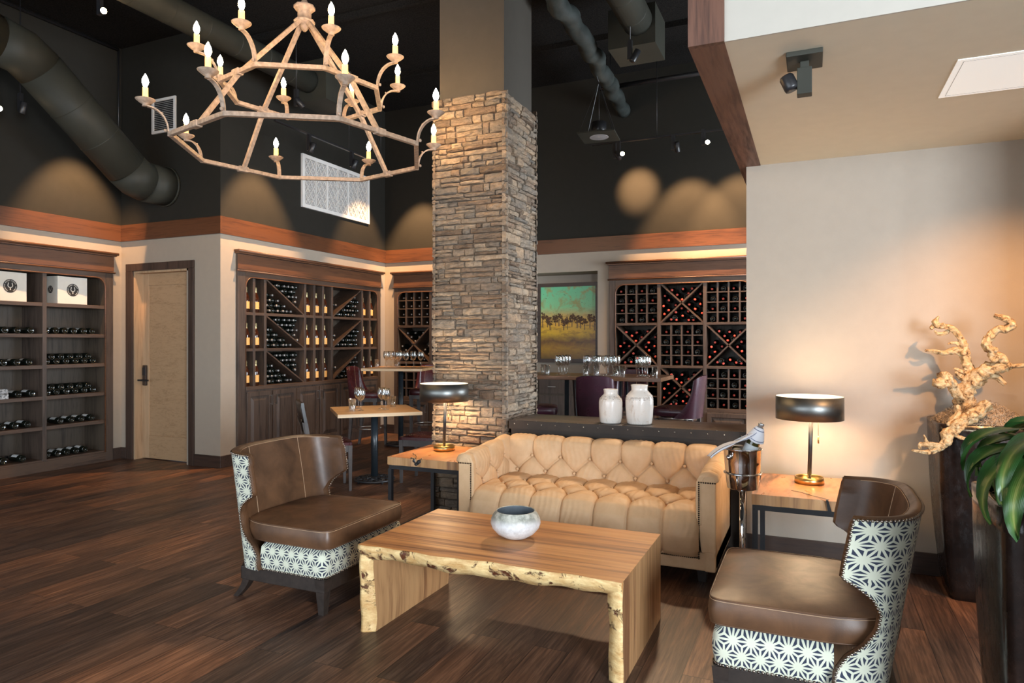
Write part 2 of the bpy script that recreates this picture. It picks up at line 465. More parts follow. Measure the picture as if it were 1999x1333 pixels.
    a = t.noise(t.coord((1, 1, .35)), 16, 6, .75, 1.0); b = t.noise(t.coord((1, 1, 1)), 60, 4, .7)
    c = t.ramp(a, [(.28, srgb(120, 96, 78)), (.36, srgb(206, 192, 178)), (.46, srgb(228, 222, 214))])
    sp = t.node('ShaderNodeSeparateXYZ'); t.l.new(t.tc.outputs['Object'], sp.inputs[0])
    def band(z, w):
        q = t.math('ABSOLUTE', t.math('SUBTRACT', sp.outputs[2], z))
        return t.math('MULTIPLY', t.math('LESS_THAN', q, w), t.ramp(b, [(.47, 0.0), (.52, 1.0)]))
    bands = t.math('MAXIMUM', band(.206, .0022), t.math('MAXIMUM', band(.196, .002), band(.215, .0016)))
    c = t.mix(t.math('MULTIPLY', bands, .75), c, srgb(90, 70, 58))
    G['jar'] = t.done(c, .22, coat=.3)
    t = NT('mottled_bowl_glaze')
    a = t.noise(t.coord(), 22, 6, .7); sp = t.node('ShaderNodeSeparateXYZ'); t.l.new(t.tc.outputs['Object'], sp.inputs[0])
    hi = t.ramp(t.math('ADD', sp.outputs[2], t.math('MULTIPLY', a, .05)), [(.112, 0.0), (.14, 1.0)])
    c = t.ramp(a, [(.35, srgb(190, 188, 186)), (.6, srgb(222, 222, 222))])
    c = t.mix(t.math('MULTIPLY', hi, .8), c, t.ramp(a, [(.4, srgb(120, 122, 104)), (.6, srgb(190, 188, 172))]))
    t.bump(a, .3, .004)
    G['bowl'] = t.done(c, .38)
    G['bowl_in'] = plain('grey_blue_bowl_inside', (.14, .16, .18), .45, var=.2)
    t = NT('dark_glazed_planter')
    a = t.noise(t.coord(), 3.5, 6, .7); b = t.noise(t.coord((1, 1, .5)), 26, 5, .7)
    t.bump(b, .2, .004)
    G['planter'] = t.done(t.ramp(a, [(.4, (.006, .004, .0035)), (.6, (.016, .009, .007)), (.72, (.035, .02, .015))]), t.ramp(b, [(.4, .12), (.65, .32)]), 0, spec=.3)
    t = NT('driftwood')
    a = t.noise(t.coord(), 30, 6, .7, .8); b = t.noise(t.coord(), 7, 3)
    c = t.ramp(a, [(.36, srgb(92, 56, 30)), (.46, srgb(196, 158, 108)), (.62, srgb(226, 200, 158))])
    t.bump(a, 1.0, .02)
    G['drift'] = t.done(c, .7)
    G['moss'] = plain('spanish_moss', (.36, .27, .18), .9, var=.5, scale=30)
    t = NT('corn_plant_leaf')
    tc = t.node('ShaderNodeTexCoord'); sp = t.node('ShaderNodeSeparateXYZ'); t.l.new(tc.outputs['UV'], sp.inputs[0])
    q = t.math('ABSOLUTE', t.math('SUBTRACT', sp.outputs[0], .5))
    n1 = t.noise(t.coord((1, 1, 1)), 14, 3)
    c = t.ramp(t.math('ADD', q, t.math('MULTIPLY', n1, .12)), [(.04, srgb(140, 146, 80)), (.15, srgb(84, 108, 48)), (.3, srgb(52, 84, 36)), (.5, srgb(36, 68, 30))])
    st = t.math('SINE', t.math('MULTIPLY', sp.outputs[0], 95.0))
    t.bump(st, .12, .001)
    t.p.inputs['Subsurface Weight'].default_value = 0
    G['leaf'] = t.done(c, .32, spec=.5)
    t = NT('linen_napkin')
    tc = t.node('ShaderNodeTexCoord'); sp = t.node('ShaderNodeSeparateXYZ'); t.l.new(tc.outputs['UV'], sp.inputs[0])
    s1 = t.math('LESS_THAN', t.math('ABSOLUTE', t.math('SUBTRACT', sp.outputs[0], .2)), .025)
    s2 = t.math('LESS_THAN', t.math('ABSOLUTE', t.math('SUBTRACT', sp.outputs[0], .8)), .02)
    G['napkin'] = t.done(t.mix(t.math('MAXIMUM', s1, s2), (.78, .78, .82), (.13, .16, .26)), .8)
    G['bench'] = wood('dark_bench_top', (.10, .068, .05), (.045, .03, .023), 'x', .36, s=.6, bump=.1)
    G['benchside'] = plain('dark_patinated_metal', (.030, .021, .015), .5, 0, var=.3, scale=6, spec=.35)
    # painting
    t = NT('abstract_landscape_canvas')
    sp = t.node('ShaderNodeSeparateXYZ'); tc = t.node('ShaderNodeTexCoord'); t.l.new(tc.outputs['UV'], sp.inputs[0])
    uvn = t.coord((1, 1.2, 1), 'UV')
    a = t.noise(uvn, 5, 5, .6, .6); b = t.noise(uvn, 26, 5, .75, .8); a2 = t.noise(t.coord((2, 7, 1), 'UV'), 3, 4)
    y = t.math('ADD', sp.outputs[1], t.math('MULTIPLY', t.math('SUBTRACT', a, .5), .18))
    base = t.ramp(y, [(0.0, srgb(96, 72, 14)), (.14, srgb(150, 112, 18)), (.24, srgb(92, 62, 16)), (.36, srgb(196, 158, 26)), (.5, srgb(206, 160, 50)), (.6, srgb(178, 164, 100)), (.72, srgb(120, 190, 140)), (1.0, srgb(96, 188, 148))])
    up = t.ramp(sp.outputs[1], [(.55, 0.0), (.7, 1.0)])
    sm_ = t.math('MULTIPLY', t.ramp(a, [(.5, 0.0), (.62, .75)]), up)
    base = t.mix(sm_, base, srgb(150, 130, 66))
    spk = t.ramp(b, [(.62, 0.0), (.67, .9)])
    base = t.mix(spk, base, srgb(60, 38, 16))
    stk = t.math('MULTIPLY', t.ramp(a2, [(.5, 0.0), (.6, .5)]), t.math('SUBTRACT', 1.0, up))
    base = t.mix(stk, base, srgb(120, 78, 16))
    base = t.mix(1.0, base, (1.35, 1.3, 1.25), 'MULTIPLY')
    G['canvas'] = t.done(base, .35)
    G['treepaint'] = plain('brown_tree_paint', (.10, .042, .012), .35, var=.6, scale=60)
mats()
# ------------------------------------------------------------------ room shell
G = MAT
XL, YD, X2, YB, YR = -8.08, 5.92, -6.37, 9.29, 5.06
ZT0, ZT1, ZC, ZS = 2.762, 2.967, 5.23, 2.732
def slab(name, axis, p0, p1, u0, u1, z0, z1, m, holes=(), label=None):
    """wall slab between p0..p1 across `axis`, spanning u0..u1, with rectangular holes (ua,ub,za,zb)"""
    us = sorted({u0, u1, *[h[0] for h in holes], *[h[1] for h in holes]}); us = [u for u in us if u0 <= u <= u1]
    zs = sorted({z0, z1, *[h[2] for h in holes], *[h[3] for h in holes]}); zs = [z for z in zs if z0 <= z <= z1]
    b = M()
    for i in range(len(us) - 1):
        run = None
        for j in range(len(zs) - 1):
            cu, cz = (us[i] + us[i+1]) / 2, (zs[j] + zs[j+1]) / 2
            if any(h[0] < cu < h[1] and h[2] < cz < h[3] for h in holes): continue
            if axis == 'x': b.box(p0, p1, us[i], us[i+1], zs[j], zs[j+1])
            else: b.box(us[i], us[i+1], p0, p1, zs[j], zs[j+1])
    return struct(b.build(name, m), label)
struct(box('floor', -9, 5, -4, 10.4, -.06, 0, G['floor']), 'dark brown hardwood plank floor')
struct(box('ceiling', -9, 5, -4, 10.4, ZC, ZC + .1, G['dark_ceil']), 'black textured high ceiling')
slab('wall_left', 'x', XL - .55, XL, -4, 6.47, 0, ZT0 + .1, G['wall'], [(3.33, 5.78, -1, 2.57)])
slab('wall_left_upper', 'x', XL - .55, XL, -4, 6.47, ZT0 + .1, ZC, G['dark'])
slab('wall_front', 'y', YD, YD + .55, XL, X2 - .55, 0, ZT0 + .1, G['wall'], [(-7.85, -6.87, -1, 2.375)])
slab('wall_front_upper', 'y', YD, YD + .55, XL, X2 - .55, ZT0 + .1, ZC, G['dark'])
slab('wall_inner', 'x', X2 - .55, X2, YD, 9.9, 0, ZT0 + .1, G['wall'], [(6.165, 9.11, -1, 2.57)])
slab('wall_inner_upper', 'x', X2 - .55, X2, YD, 9.9, ZT0 + .1, ZC, G['dark'])
slab('wall_back', 'y', YB, YB + .45, X2, 4.4, 0, ZT0 + .1, G['wall'], [(-6.165, -4.80, -1, 2.57), (-4.15, -2.78, -1, 2.493), (-2.59, -.64, -1, 2.57)])
slab('wall_back_upper', 'y', YB, YB + .45, X2, 4.4, ZT0 + .1, ZC, G['dark'])
struct(box('wall_back_recess', X2, 4.4, YB + .45, YB + .6, 0, ZC, G['wall']))
slab('wall_right', 'y', YR, 5.68, -.425, 4.6, 0, ZS, G['wall'], label='taupe partition wall end lit by the table lamp')
slab('wall_side', 'x', 4.4, 4.8, -4, 10.4, 0, ZC, G['wall'], [(-3.4, -1.2, .4, 3.1), (-1.0, 1.2, .4, 3.1), (6.2, 8.8, .5, 2.9)])
slab('wall_rear', 'y', -4, -3.6, -9, 4.8, 0, ZC, G['wall'], [(-6.3, -4.0, .4, 4.3), (-3.7, -1.4, .4, 4.3), (-1.1, 1.2, .4, 4.3)])
for i, (a, b_) in enumerate(((-3.4, -1.2), (-1.0, 1.2), (6.2, 8.8))):
    zt = 3.1 if i < 2 else 2.9
    m = M()
    for q in (a, (a + b_) / 2 - .03, b_ - .06): m.box(4.42, 4.5, q, q + .06, .4, zt)
    for q in (.4, 2.4 if zt > 3 else 1.5, zt - .06): m.box(4.42, 4.5, a, b_, q, q + .06)
    struct(m.build('window_%d' % (i + 1), G['base']))
for i, (a, b_) in enumerate(((-6.3, -4.0), (-3.7, -1.4), (-1.1, 1.2))):
    m = M()
    for q in (a, (a + b_) / 2 - .03, b_ - .06): m.box(q, q + .06, -3.7, -3.62, .4, 4.3)
    for q in (.4, 2.4, 4.24): m.box(a, b_, -3.7, -3.62, q, q + .06)
    struct(m.build('window_%d' % (i + 4), G['base']))
# low ceiling bulkhead with its timber fascia
struct(box('ceiling_low', -.33, 4.4, 2.92, 5.72, ZS, ZC, G['cream']), 'cream low ceiling box over the seating corner')
struct(box('ceiling_low_riser', -.33, 4.4, 2.912, 2.9205, ZS, ZC, plain('cream_riser_toned_down', (.47, .43, .37), .7, var=.02)))  # cream paint greyed on this face to offset the strong daylight
m = M().box(-.475, -.33, 2.926, 5.76, ZS - .004, ZS + .12)
struct(m.build('trim_1', G['beam']), 'brown timber board under the low ceiling edge')
struct(box('trim_2', -.475, -.33, 2.895, 2.925, ZS - .004, ZC, G['beam_z']), 'brown timber fascia rising at the low ceiling corner')
struct(box('ceiling_low_side', -.46, -.33, 2.925, 5.72, ZS + .12, ZC, G['dark']))
# unseen brown wall right of the view, added to shade the taupe wall's end
struct(box('wall_nook_shade', 1.45, 1.6, 3.8, YR, 0, ZS, plain('dark_brown_added_wall_paint', (.12, .075, .045), .7, var=.05)))
# upper band of walnut trim
T = .028
struct(box('trim_3', XL, XL + T, -4, YD, ZT0, ZT1, G['trim_y']), 'walnut band on left wall')
struct(box('trim_4', XL + T, X2 + T, YD - T, YD, ZT0, ZT1, G['trim']), 'walnut band above the oak door')
struct(box('trim_5', X2, X2 + T, YD, YB - T, ZT0, ZT1, G['trim_y']), 'walnut band above the long wine cabinet')
struct(box('trim_6', X2, 4.4, YB - T, YB, ZT0, ZT1, G['trim']), 'walnut band on back wall')
# baseboards
def bb(name, x0, x1, y0, y1):
    m = M().box(x0, x1, y0, y1, 0, .142); struct(m.build(name, G['base'], bevel=.004))
bb('baseboard_left', XL, XL + .02, 5.80, YD)
bb('baseboard_front', XL + .02, -7.975, YD - .02, YD)
bb('baseboard_front_2', -6.785, X2 + .02, YD - .02, YD)
bb('baseboard_inner', X2, X2 + .02, YD, 6.15)
bb('baseboard_inner_2', X2, X2 + .02, 9.125, YB)
bb('baseboard_back', X2 + .02, -6.185, YB - .02, YB)
bb('baseboard_back_2', -4.79, -4.16, YB - .02, YB)
bb('baseboard_back_3', -2.775, -2.61, YB - .02, YB)
bb('baseboard_right', -.445, 4.4, YR - .022, YR)
bb('baseboard_right_end', -.447, -.425, YR, 5.12)
# oak door in its dark casing
d = struct(thing('door_1', 'light oak panelled door with black lever handle in dark casing', 'door', (-7.36, YD, 0)))
m = M()
m.box(-.61, -.49, -.025, .0, 0, 2.375); m.box(.49, .575, -.025, .0, 0, 2.375); m.box(-.61, .575, -.025, 0, 2.375, 2.47)
m.build('casing', G['casing'], d, bevel=.004)
m = M().box(-.49, -.465, 0, .16, 0, 2.375).box(.465, .49, 0, .16, 0, 2.375).box(-.465, .465, 0, .16, 2.35, 2.375)
m.build('jamb', G['oakz'], d)
m = M().box(-.465, -.345, .10, .145, .01, 2.35).box(.345, .465, .10, .145, .01, 2.35)
m.build('stile', G['oakz'], d, bevel=.002)
m = M().box(-.345, .345, .10, .145, 2.2, 2.35).box(-.345, .345, .10, .145, .01, .30)
m.build('rail', G['oak'], d, bevel=.002)
m = M().box(-.345, .345, .112, .14, .30, 2.2)
m.build('panel', G['oak'], d)
h = M().box(-.43, -.365, .07, .10, .93, 1.19).build('handle_plate', G['casing'], d, bevel=.01)
m = M(); m.cyl((-.398, .08, 1.0), (-.398, .03, 1.0), .012); m.bar((-.45, .03, 1.0), (-.27, .03, 1.0), .02)
m.build('lever', G['black'], h)
M().box(-.42, -.375, .062, .072, 1.06, 1.16).build('keypad', G['black'], h, bevel=.004)

# stone clad column with dark upper shaft
cx0, cx1, cy0, cy1 = -3.035, -2.335, 5.15, 5.85
o = struct(box('pillar_shaft', cx0 + .045, cx1 - .035, cy0 + .045, cy1 - .045, 0, ZC, plain('brown_black_shaft_paint', (.062, .053, .042), .6, var=.05)), 'dark painted square shaft above the stone cladding')
m = M(); rr = random.Random(3)
def stone(face, u0, u1, z0, z1, pr):
    j = lambda a: rr.uniform(-a, a)
    g = .0022
    u0 += g; u1 -= g; z0 += g; z1 -= g
    ins = min(.011, (z1 - z0) * .26)
    def P(u, dep, z):
        if face == 0: return (u, cy0 + .03 - dep, z)
        if face == 1: return (cx1 - .03 + dep, u, z)
        if face == 2: return (u, cy1 - .03 + dep, z)
        return (cx0 + .03 - dep, u, z)
    pr0 = pr + j(.004)
    nn = max(2, int((u1 - u0) / .06) + 1)
    rows = []
    for zi, (z, dp) in enumerate(((z0, 0), (z0 + ins * .2, pr * .72), (z0 + ins, pr), ((z0 + z1) / 2, pr + .003), (z1 - ins, pr), (z1 - ins * .2, pr * .72), (z1, 0))):
        row = []
        for k in range(nn + 1):
            t_ = k / nn; u = u0 + (u1 - u0) * t_
            dd = dp
            if dp > 0:
                dd = dp + j(.007)
                if k in (0, nn): dd = dp * .8; u += (.004 if k == 0 else -.004)
            row.append(P(u, dd if face < 9 else dd, z + (j(.0045) if 0 < zi < 6 else 0)))
        rows.append([P(u0, 0, z)] + row + [P(u1, 0, z)])
    b = len(m.v); w = nn + 3
    for r_ in rows: m.v += r_
    for a in range(6):
        for k in range(w - 1):
            m.face((b + a*w + k, b + a*w + k + 1, b + (a+1)*w + k + 1, b + (a+1)*w + k))
for face in range(4):
    lo, hi = (cx0, cx1) if face in (0, 2) else (cy0, cy1)
    z = 0.0
    while z < 3.58:
        h1 = rr.choice((.028, .034, .04, .048, .056, .066)); band = h1 * 1.0
        two = rr.random() < .35
        H = band + (rr.choice((.026, .034)) if two else 0)
        if z + H > 3.62: H = 3.62 - z; two = False
        u = lo - (.012 if face in (0, 2) else 0.01)
        end = hi + (.012 if face in (0, 2) else .01)
        while u < end - .02:
            L = rr.choice((rr.uniform(.05, .12), rr.uniform(.1, .2), rr.uniform(.18, .34)))
            if u + L > end - .06: L = end - u
            pr = rr.uniform(.018, .046)
            if two and rr.random() < .72:
                zm = z + H * rr.uniform(.4, .6)
                stone(face, u, u + L, z, zm, pr); stone(face, u, u + L, zm, z + H, rr.uniform(.018, .046))
            else: stone(face, u, u + L, z, z + H, pr)
            u += L
        z += H
st = struct(m.build('pillar_stone_cladding', G['stone'], fix=False), 'stacked ledgestone cladding on the square pillar')
struct(box('pillar_core', cx0 + .03, cx1 - .03, cy0 + .03, cy1 - .03, 0, 3.60, G['stone']))
# ------------------------------------------------------------------ wine cabinets
def cabinet(name, label, loc, rz, u0, u1, o0, o1, zb, ztop=2.28, depth=.37, z_in=None):
    c = thing(name, label, 'wine cabinet', loc, rz)
    F = -.03; r = .12; z_in = zb
    # stiles
    for a, b_ in ((u0, o0), (o1, u1)):
        M().box(a, b_, F, .0, 0, 2.56).build('stile', G['cab'], c, bevel=.003)
    M().box(o0, o1, F, .02, ztop, 2.56).build('top_rail', G['cabx'], c)
    M().box(u0 - .005, u1 + .005, F - .008, F, 2.37, 2.55).build('frieze', G['frieze'], c)
    for s, cx in ((1, o0), (-1, o1)):
        poly = [(cx, ztop)] + [(cx + s * (r - r * sin(a)), ztop - r + r * cos(a)) for a in [pi/2 * k / 8 for k in range(9)]]
        M().prism(poly, F, .02, 'xz').build('arch_corner', G['cabx'], c)
    p = [(o0, F - .002, zb)] + [(o0 + r - r * cos(a), F - .002, ztop - r + r * sin(a)) for a in [pi/2 * k / 8 for k in range(9)]]
    p += [(o1 - r + r * sin(a), F - .002, ztop - r + r * cos(a)) for a in [pi/2 * k / 8 for k in range(9)]] + [(o1, F - .002, zb)]
    M().tube(p, .008, 6).build('arch_bead', G['frieze'], c)
    m = M(); m.tube([(u0 - .02, F - .014, 2.353), (u1 + .02, F - .014, 2.353)], .0095, 8); m.box(u0 - .012, u1 + .012, F - .014, F, 2.340, 2.352)
    m.build('moulding', G['frieze'], c)
    m = M(); m.box(u0 - .02, u1 + .02, F - .045, 0, 2.555, 2.578); m.tube([(u0 - .035, F - .05, 2.586), (u1 + .035, F - .05, 2.586)], .0175, 10); m.box(u0 - .03, u1 + .03, F - .05, 0, 2.578, 2.602)
    m.build('cornice', G['frieze'], c)
    # carcass
    M().box(u0 + .02, u1 - .02, depth, depth + .02, 0, 2.56).build('back_panel', G['cabin'], c)
    M().box(o0 - .03, o0 - .001, .0, depth, zb, ztop + .02).build('side_panel', G['cabin'], c)
    M().box(o1 + .001, o1 + .03, .0, depth, zb, ztop + .02).build('side_panel', G['cabin'], c)
    M().box(o0 - .03, o1 + .03, .02, depth, ztop + .001, ztop + .03).build('top_panel', G['cabin'], c)
    return c
def divider(c, u, z0, z1, w=.04, depth=.37, F=-.022):
    M().box(u - w/2, u + w/2, F, depth, z0, z1).build('divider', G['cab'], c, bevel=.002)
def shelf_(c, a, b_, z, t=.036, depth=.37, F=-.02):
    M().box(a, b_, F, depth, z - t, z).build('shelf', G['cabx'], c, bevel=.002)
def cab_door(c, a, b_, z0, z1, hside=0, F=-.03, handle=True):
    w = .055
    m = M()
    m.box(a, a + w, F - .02, F, z0, z1).box(b_ - w, b_, F - .02, F, z0, z1)
    m.box(a + w, b_ - w, F - .02, F, z0, z0 + w).box(a + w, b_ - w, F - .02, F, z1 - w, z1)
    m.box(a + w, b_ - w, F - .006, F, z0 + w, z1 - w)
    q = .045; A, B, C, D = a + w + .01, b_ - w - .01, z0 + w + .01, z1 - w - .01
    if B - A > .12 and D - C > .12:
        m.hexa([(A, F - .006, C), (B, F - .006, C), (B - q, F - .018, C + q), (A + q, F - .018, C + q), (A, F - .006, D), (B, F - .006, D), (B - q, F - .018, D - q), (A + q, F - .018, D - q)])
    d = m.build('door', G['cab'], c, bevel=.002)
    if handle:
        hx = (b_ - .03) if hside > 0 else (a + .03); zt = z1 - .05
        h = M().bar((hx, F - .05, zt - .13), (hx, F - .05, zt), .009).bar((hx, F - .05, zt - .12), (hx, F - .018, zt - .12), .008).bar((hx, F - .05, zt - .01), (hx, F - .018, zt - .01), .008)
        h.build('handle', G['nickel'], d)
def xbars(c, a, b_, z0, z1, kinds='\\/', depth=.36, w=.018):
    for k in kinds:
        p, q = ((a, z1), (b_, z0)) if k == '\\' else ((a, z0), (b_, z1))
        L = Vector((q[0] - p[0], 0, q[1] - p[1])); n = Vector((-L.z, 0, L.x)).normalized() * w / 2
        P = Vector((p[0], 0, p[1])); Q = Vector((q[0], 0, q[1]))
        pts = []
        for y in (-.016, depth):
            for v in (P - n, Q - n, Q + n, P + n): pts.append((v.x, y, v.z))
        M().hexa(pts).build('diagonal_divider', G['cabx'], c)
def cells(c, a, b_, z0, z1, n=4, w=.02, depth=.34):
    m = M()
    for k in range(1, n):
        u = a + (b_ - a) * k / n; m.box(u - w/2, u + w/2, -.014, depth, z0, z1)
        z = z0 + (z1 - z0) * k / n; m.box(a, b_, -.012, depth, z - w*.35, z + w*.35)
    m.build('cubby_grid', G['cab'], c)

# bottle prototypes (axis +z, base at origin)
prof_b = [(.004, .012), (.020, .010), (.028, .002), (.034, 0), (.0375, .006), (.0375, .185), (.035, .205), (.022, .228), (.0155, .243), (.0138, .262)]
prof_n = [(.0138, .262), (.0136, .283), (.0152, .285), (.0152, .296), (.012, .299), (.006, .2992), (.0001, .299)]
prof_c = [(.0001, .012), (.024, .008), (.040, 0), (.0445, .008), (.0445, .165), (.041, .192), (.027, .228), (.019, .25)]
prof_cn = [(.020, .236), (.0175, .262), (.0160, .285), (.0185, .288), (.0185, .296), (.0172, .298), (.0172, .312), (.0130, .318), (.0001, .319)]
def proto(capsule=None, label=None, prof=prof_b, glass='bottle', profn=prof_n, n=16, lz=(.055, .15), arc=(0, 2*pi), name='wine_bottle'):
    m = M(); m.lathe(prof if capsule else prof + profn[1:], (0, 0, 0), n, caps=(True, True))
    o = m.build(name, G[glass])
    if capsule:
        M().lathe([(r_ * 1.03, z) for r_, z in profn], (0, 0, 0), n).build('capsule', G[capsule], o)
    if label:
        q = prof[4][0] + .0006 if prof is prof_b else prof[3][0] + .0006
        k = 28; q += .0006; L = M()
        L.grid(lambda i, j: (q * cos(arc[0] + (arc[1] - arc[0]) * i / k), q * sin(arc[0] + (arc[1] - arc[0]) * i / k), lz[j]), k + 1, 2)
        L.build('label', G[label], o, fix=False)
    return o
class Pool:
    """first placement uses the prototype itself, the following ones copy it"""
    def __init__(s, o): s.o = o; s.used = False
    def put(s, loc, rot, label, cat, group):
        if not s.used: o = s.o; s.used = True; o.location = loc; o.rotation_euler = rot; o['label'] = label
        else: o = dup(s.o, loc, rot, label)
        o['category'] = cat
        o['group'] = group
        return o
P_red = Pool(proto('red')); P_dark = Pool(proto()); P_sil = Pool(proto('silver'))
P_lab = Pool(proto('ink', 'label', arc=(-pi*.36, pi*.36), lz=(.06, .155)))
P_lab2 = Pool(proto('ink', 'cartonside', arc=(-pi*.33, pi*.33), lz=(.08, .13)))
P_ch = Pool(proto('gold', 'ylabel', prof_c, 'champ', prof_cn, lz=(.045, .135), name='champagne_bottle'))
ORD = ['first', 'second', 'third', 'fourth', 'fifth', 'sixth', 'seventh', 'eighth', 'ninth']

# --- long wine cabinet on the inner wall (faces +x); local u = world y
LC = cabinet('wine_cabinet', 'long dark oak wine cabinet with champagne columns, diagonal bins and cupboard doors', (X2, 0, 0), pi/2, 6.155, 9.12, 6.28, 9.033, .936)
divs = [6.427, 6.617, 7.36, 7.548, 7.733, 7.929, 8.65, 8.844]
for u in divs: divider(LC, u, .936, 2.28)
edges = [6.28] + divs + [9.033]
for z in (1.404, 1.852):
    for a, b_ in zip(edges[:-1], edges[1:]): shelf_(LC, a + (.0 if a == 6.28 else .02), b_ - (.0 if b_ == 9.033 else .02), z)
M().box(6.28, 9.033, -.04, .37, .89, .936).build('worktop_rail', G['cabx'], LC, bevel=.003)
M().box(6.28, 9.033, -.03, -.005, 0, .89).build('lower_face', G['cab'], LC)
de = [6.276, 6.715, 7.163, 7.624, 8.081, 8.554, 9.033]
for k in range(6): cab_door(LC, de[k] + .012, de[k+1] - .012, .12, .865, 1 if k % 2 == 0 else -1)
rowsz = [(.936, 1.368), (1.404, 1.816), (1.852, 2.28)]
for z0, z1 in rowsz:
    xbars(LC, 6.638, 7.34, z0, z1, '\\'); xbars(LC, 7.95, 8.63, z0, z1, '/')
RN = ['bottom', 'middle', 'top']
chc = [(edges[i], edges[i+1]) for i in (0, 1, 3, 4, 5, 7, 8)]
for ci, (a, b_) in enumerate(chc):
    for ri, (z0, z1) in enumerate(rowsz):
        P_ch.put((X2 - .042, (a + b_) / 2 + R.uniform(-.012, .006), z0), (0, 0, R.uniform(-.2, .2)),
                 'yellow-labelled champagne bottle, %s row, %s bottle column of long wine cabinet' % (RN[ri], ORD[ci]), 'champagne bottle', 'champagne bottles standing in the long wine cabinet')
def inside(kind, a, b_, z0, z1, u, z, r=.038):
    t_ = (u - a) / (b_ - a); zl = (z1 - (z1 - z0) * t_) if kind == '\\' else (z0 + (z1 - z0) * t_)
    L = hypot(b_ - a, z1 - z0); dd = (z - zl) * (b_ - a) / L
    return dd
bulk = M(); bulk.smooth = True
def bulk_bottle(m, x, y, z, out):
    # neck (out=1) or base (out=-1) towards +x
    for mi, pr in ((0, prof_b), (1, prof_n)):
        if out < 0 and mi == 1: continue
        m.mi = mi
        m.lathe([(r_, (q if out > 0 else -q + .03) - (.33 if out > 0 else .06)) for r_, q in pr], (x, y, z), 8, axis='x', caps=(mi == 0 and out < 0, False))
for bi, (a, b_, kind) in enumerate(((6.638, 7.34, '\\'), (7.95, 8.63, '/'))):
    for ri, (z0, z1) in enumerate(rowsz):
        dz = .0665; cnt = 0
        for side in (-1, 1):
            k = 0
            pts = []
            for rw in range(6):
                z = z0 + .039 + rw * dz
                for q in range(10):
                    u = a + .042 + q * .078 + (.039 if rw % 2 else 0)
                    if u > b_ - .04 or z > z1 - .03: continue
                    dd = inside(kind, a, b_, z0, z1, u, z)
                    if side * dd > .047:
                        lim = (.62 if side < 0 else .95)
                        if bi == 1: lim = .55 if side > 0 else .85
                        if (z - z0) / (z1 - z0) < lim: pts.append((u, z))
            for (u, z) in pts:
                k += 1
                # bottles sit neck out or base out in turn
                neck = (k + ri) % 2 == 0 or R.random() < .25
                x_off = R.uniform(-.012, .012)
                if bi == 0:
                    lab = 'wine bottle lying %s, %s bin of first diagonal column, %s the board' % ('neck out' if neck else 'base out', RN[ri], 'above' if side > 0 else 'below')
                    if neck: P_sil.put((X2 - .335 + x_off, u, z), (0, pi/2, 0), lab, 'wine bottle', 'bottles in the diagonal bins of the long wine cabinet, %s bin, %s, %s' % (RN[ri], 'above' if side > 0 else 'below', 'neck' if neck else 'base'))
                    else: P_dark.put((X2 - .075 + x_off, u, z), (0, -pi/2, 0), lab, 'wine bottle', 'bottles in the diagonal bins of the long wine cabinet, %s bin, %s, %s' % (RN[ri], 'above' if side > 0 else 'below', 'neck' if neck else 'base'))
                else:
                    bulk_bottle(bulk, X2 + x_off, u, z, 1 if neck else -1)

# --- racks on the back wall (front faces -y)
CR = [(.606, 1.132), (1.166, 1.711), (1.746, 2.275)]
def rack(name, label, blocks, u0, u1, z_kinds, zb=.606):
    c = cabinet(name, label, (0, YB, 0), 0, u0, u1, blocks[0][0], blocks[-1][1], zb, 2.276)
    for (a, b_), (a2, b2) in zip(blocks[:-1], blocks[1:]): divider(c, (b_ + a2) / 2, 0.1, 2.28, a2 - b_)
    for (a, b_) in blocks:
        for z in (1.166, 1.746): shelf_(c, a, b_, z, .035)
        shelf_(c, a, b_, .606, .045)
        cab_door(c, a + .01, b_ - .01, .12, .545, 1)
    M().box(blocks[0][0], blocks[-1][1], -.028, -.004, 0, .56).build('lower_face', G['cab'], c)
    for bi, (a, b_) in enumerate(blocks):
        for ri, (z0, z1) in enumerate(CR):
            if z_kinds(bi, ri) == 'g': cells(c, a, b_, z0, z1)
            else: xbars(c, a, b_, z0, z1, '\\/')
    return c
MB_ = [(-2.514, -1.933), (-1.889, -1.325), (-1.280, -.722)]
MR = rack('wine_rack', 'tall dark oak wine rack with checkerboard of cubby grids and crossed bins of red-capped bottles', MB_, -2.602, -.63, lambda b_, r_: 'g' if (b_ + r_) % 2 == 0 else 'x')
SB_ = [(-6.108, -5.527), (-5.482, -4.90)]
SR = rack('wine_rack', 'dark oak wine rack in the back corner partly hidden behind the stone pillar', SB_, -6.177, -4.79, lambda b_, r_: 'g' if (b_ + r_) % 2 == 0 else 'x')
BN = [['lower left', 'middle left', 'upper left'], ['lower centre', 'middle centre', 'upper centre'], ['lower right', 'middle right', 'upper right']]
TRI = [('bottom', 0), ('left', 1), ('right', 2), ('top', 3)]
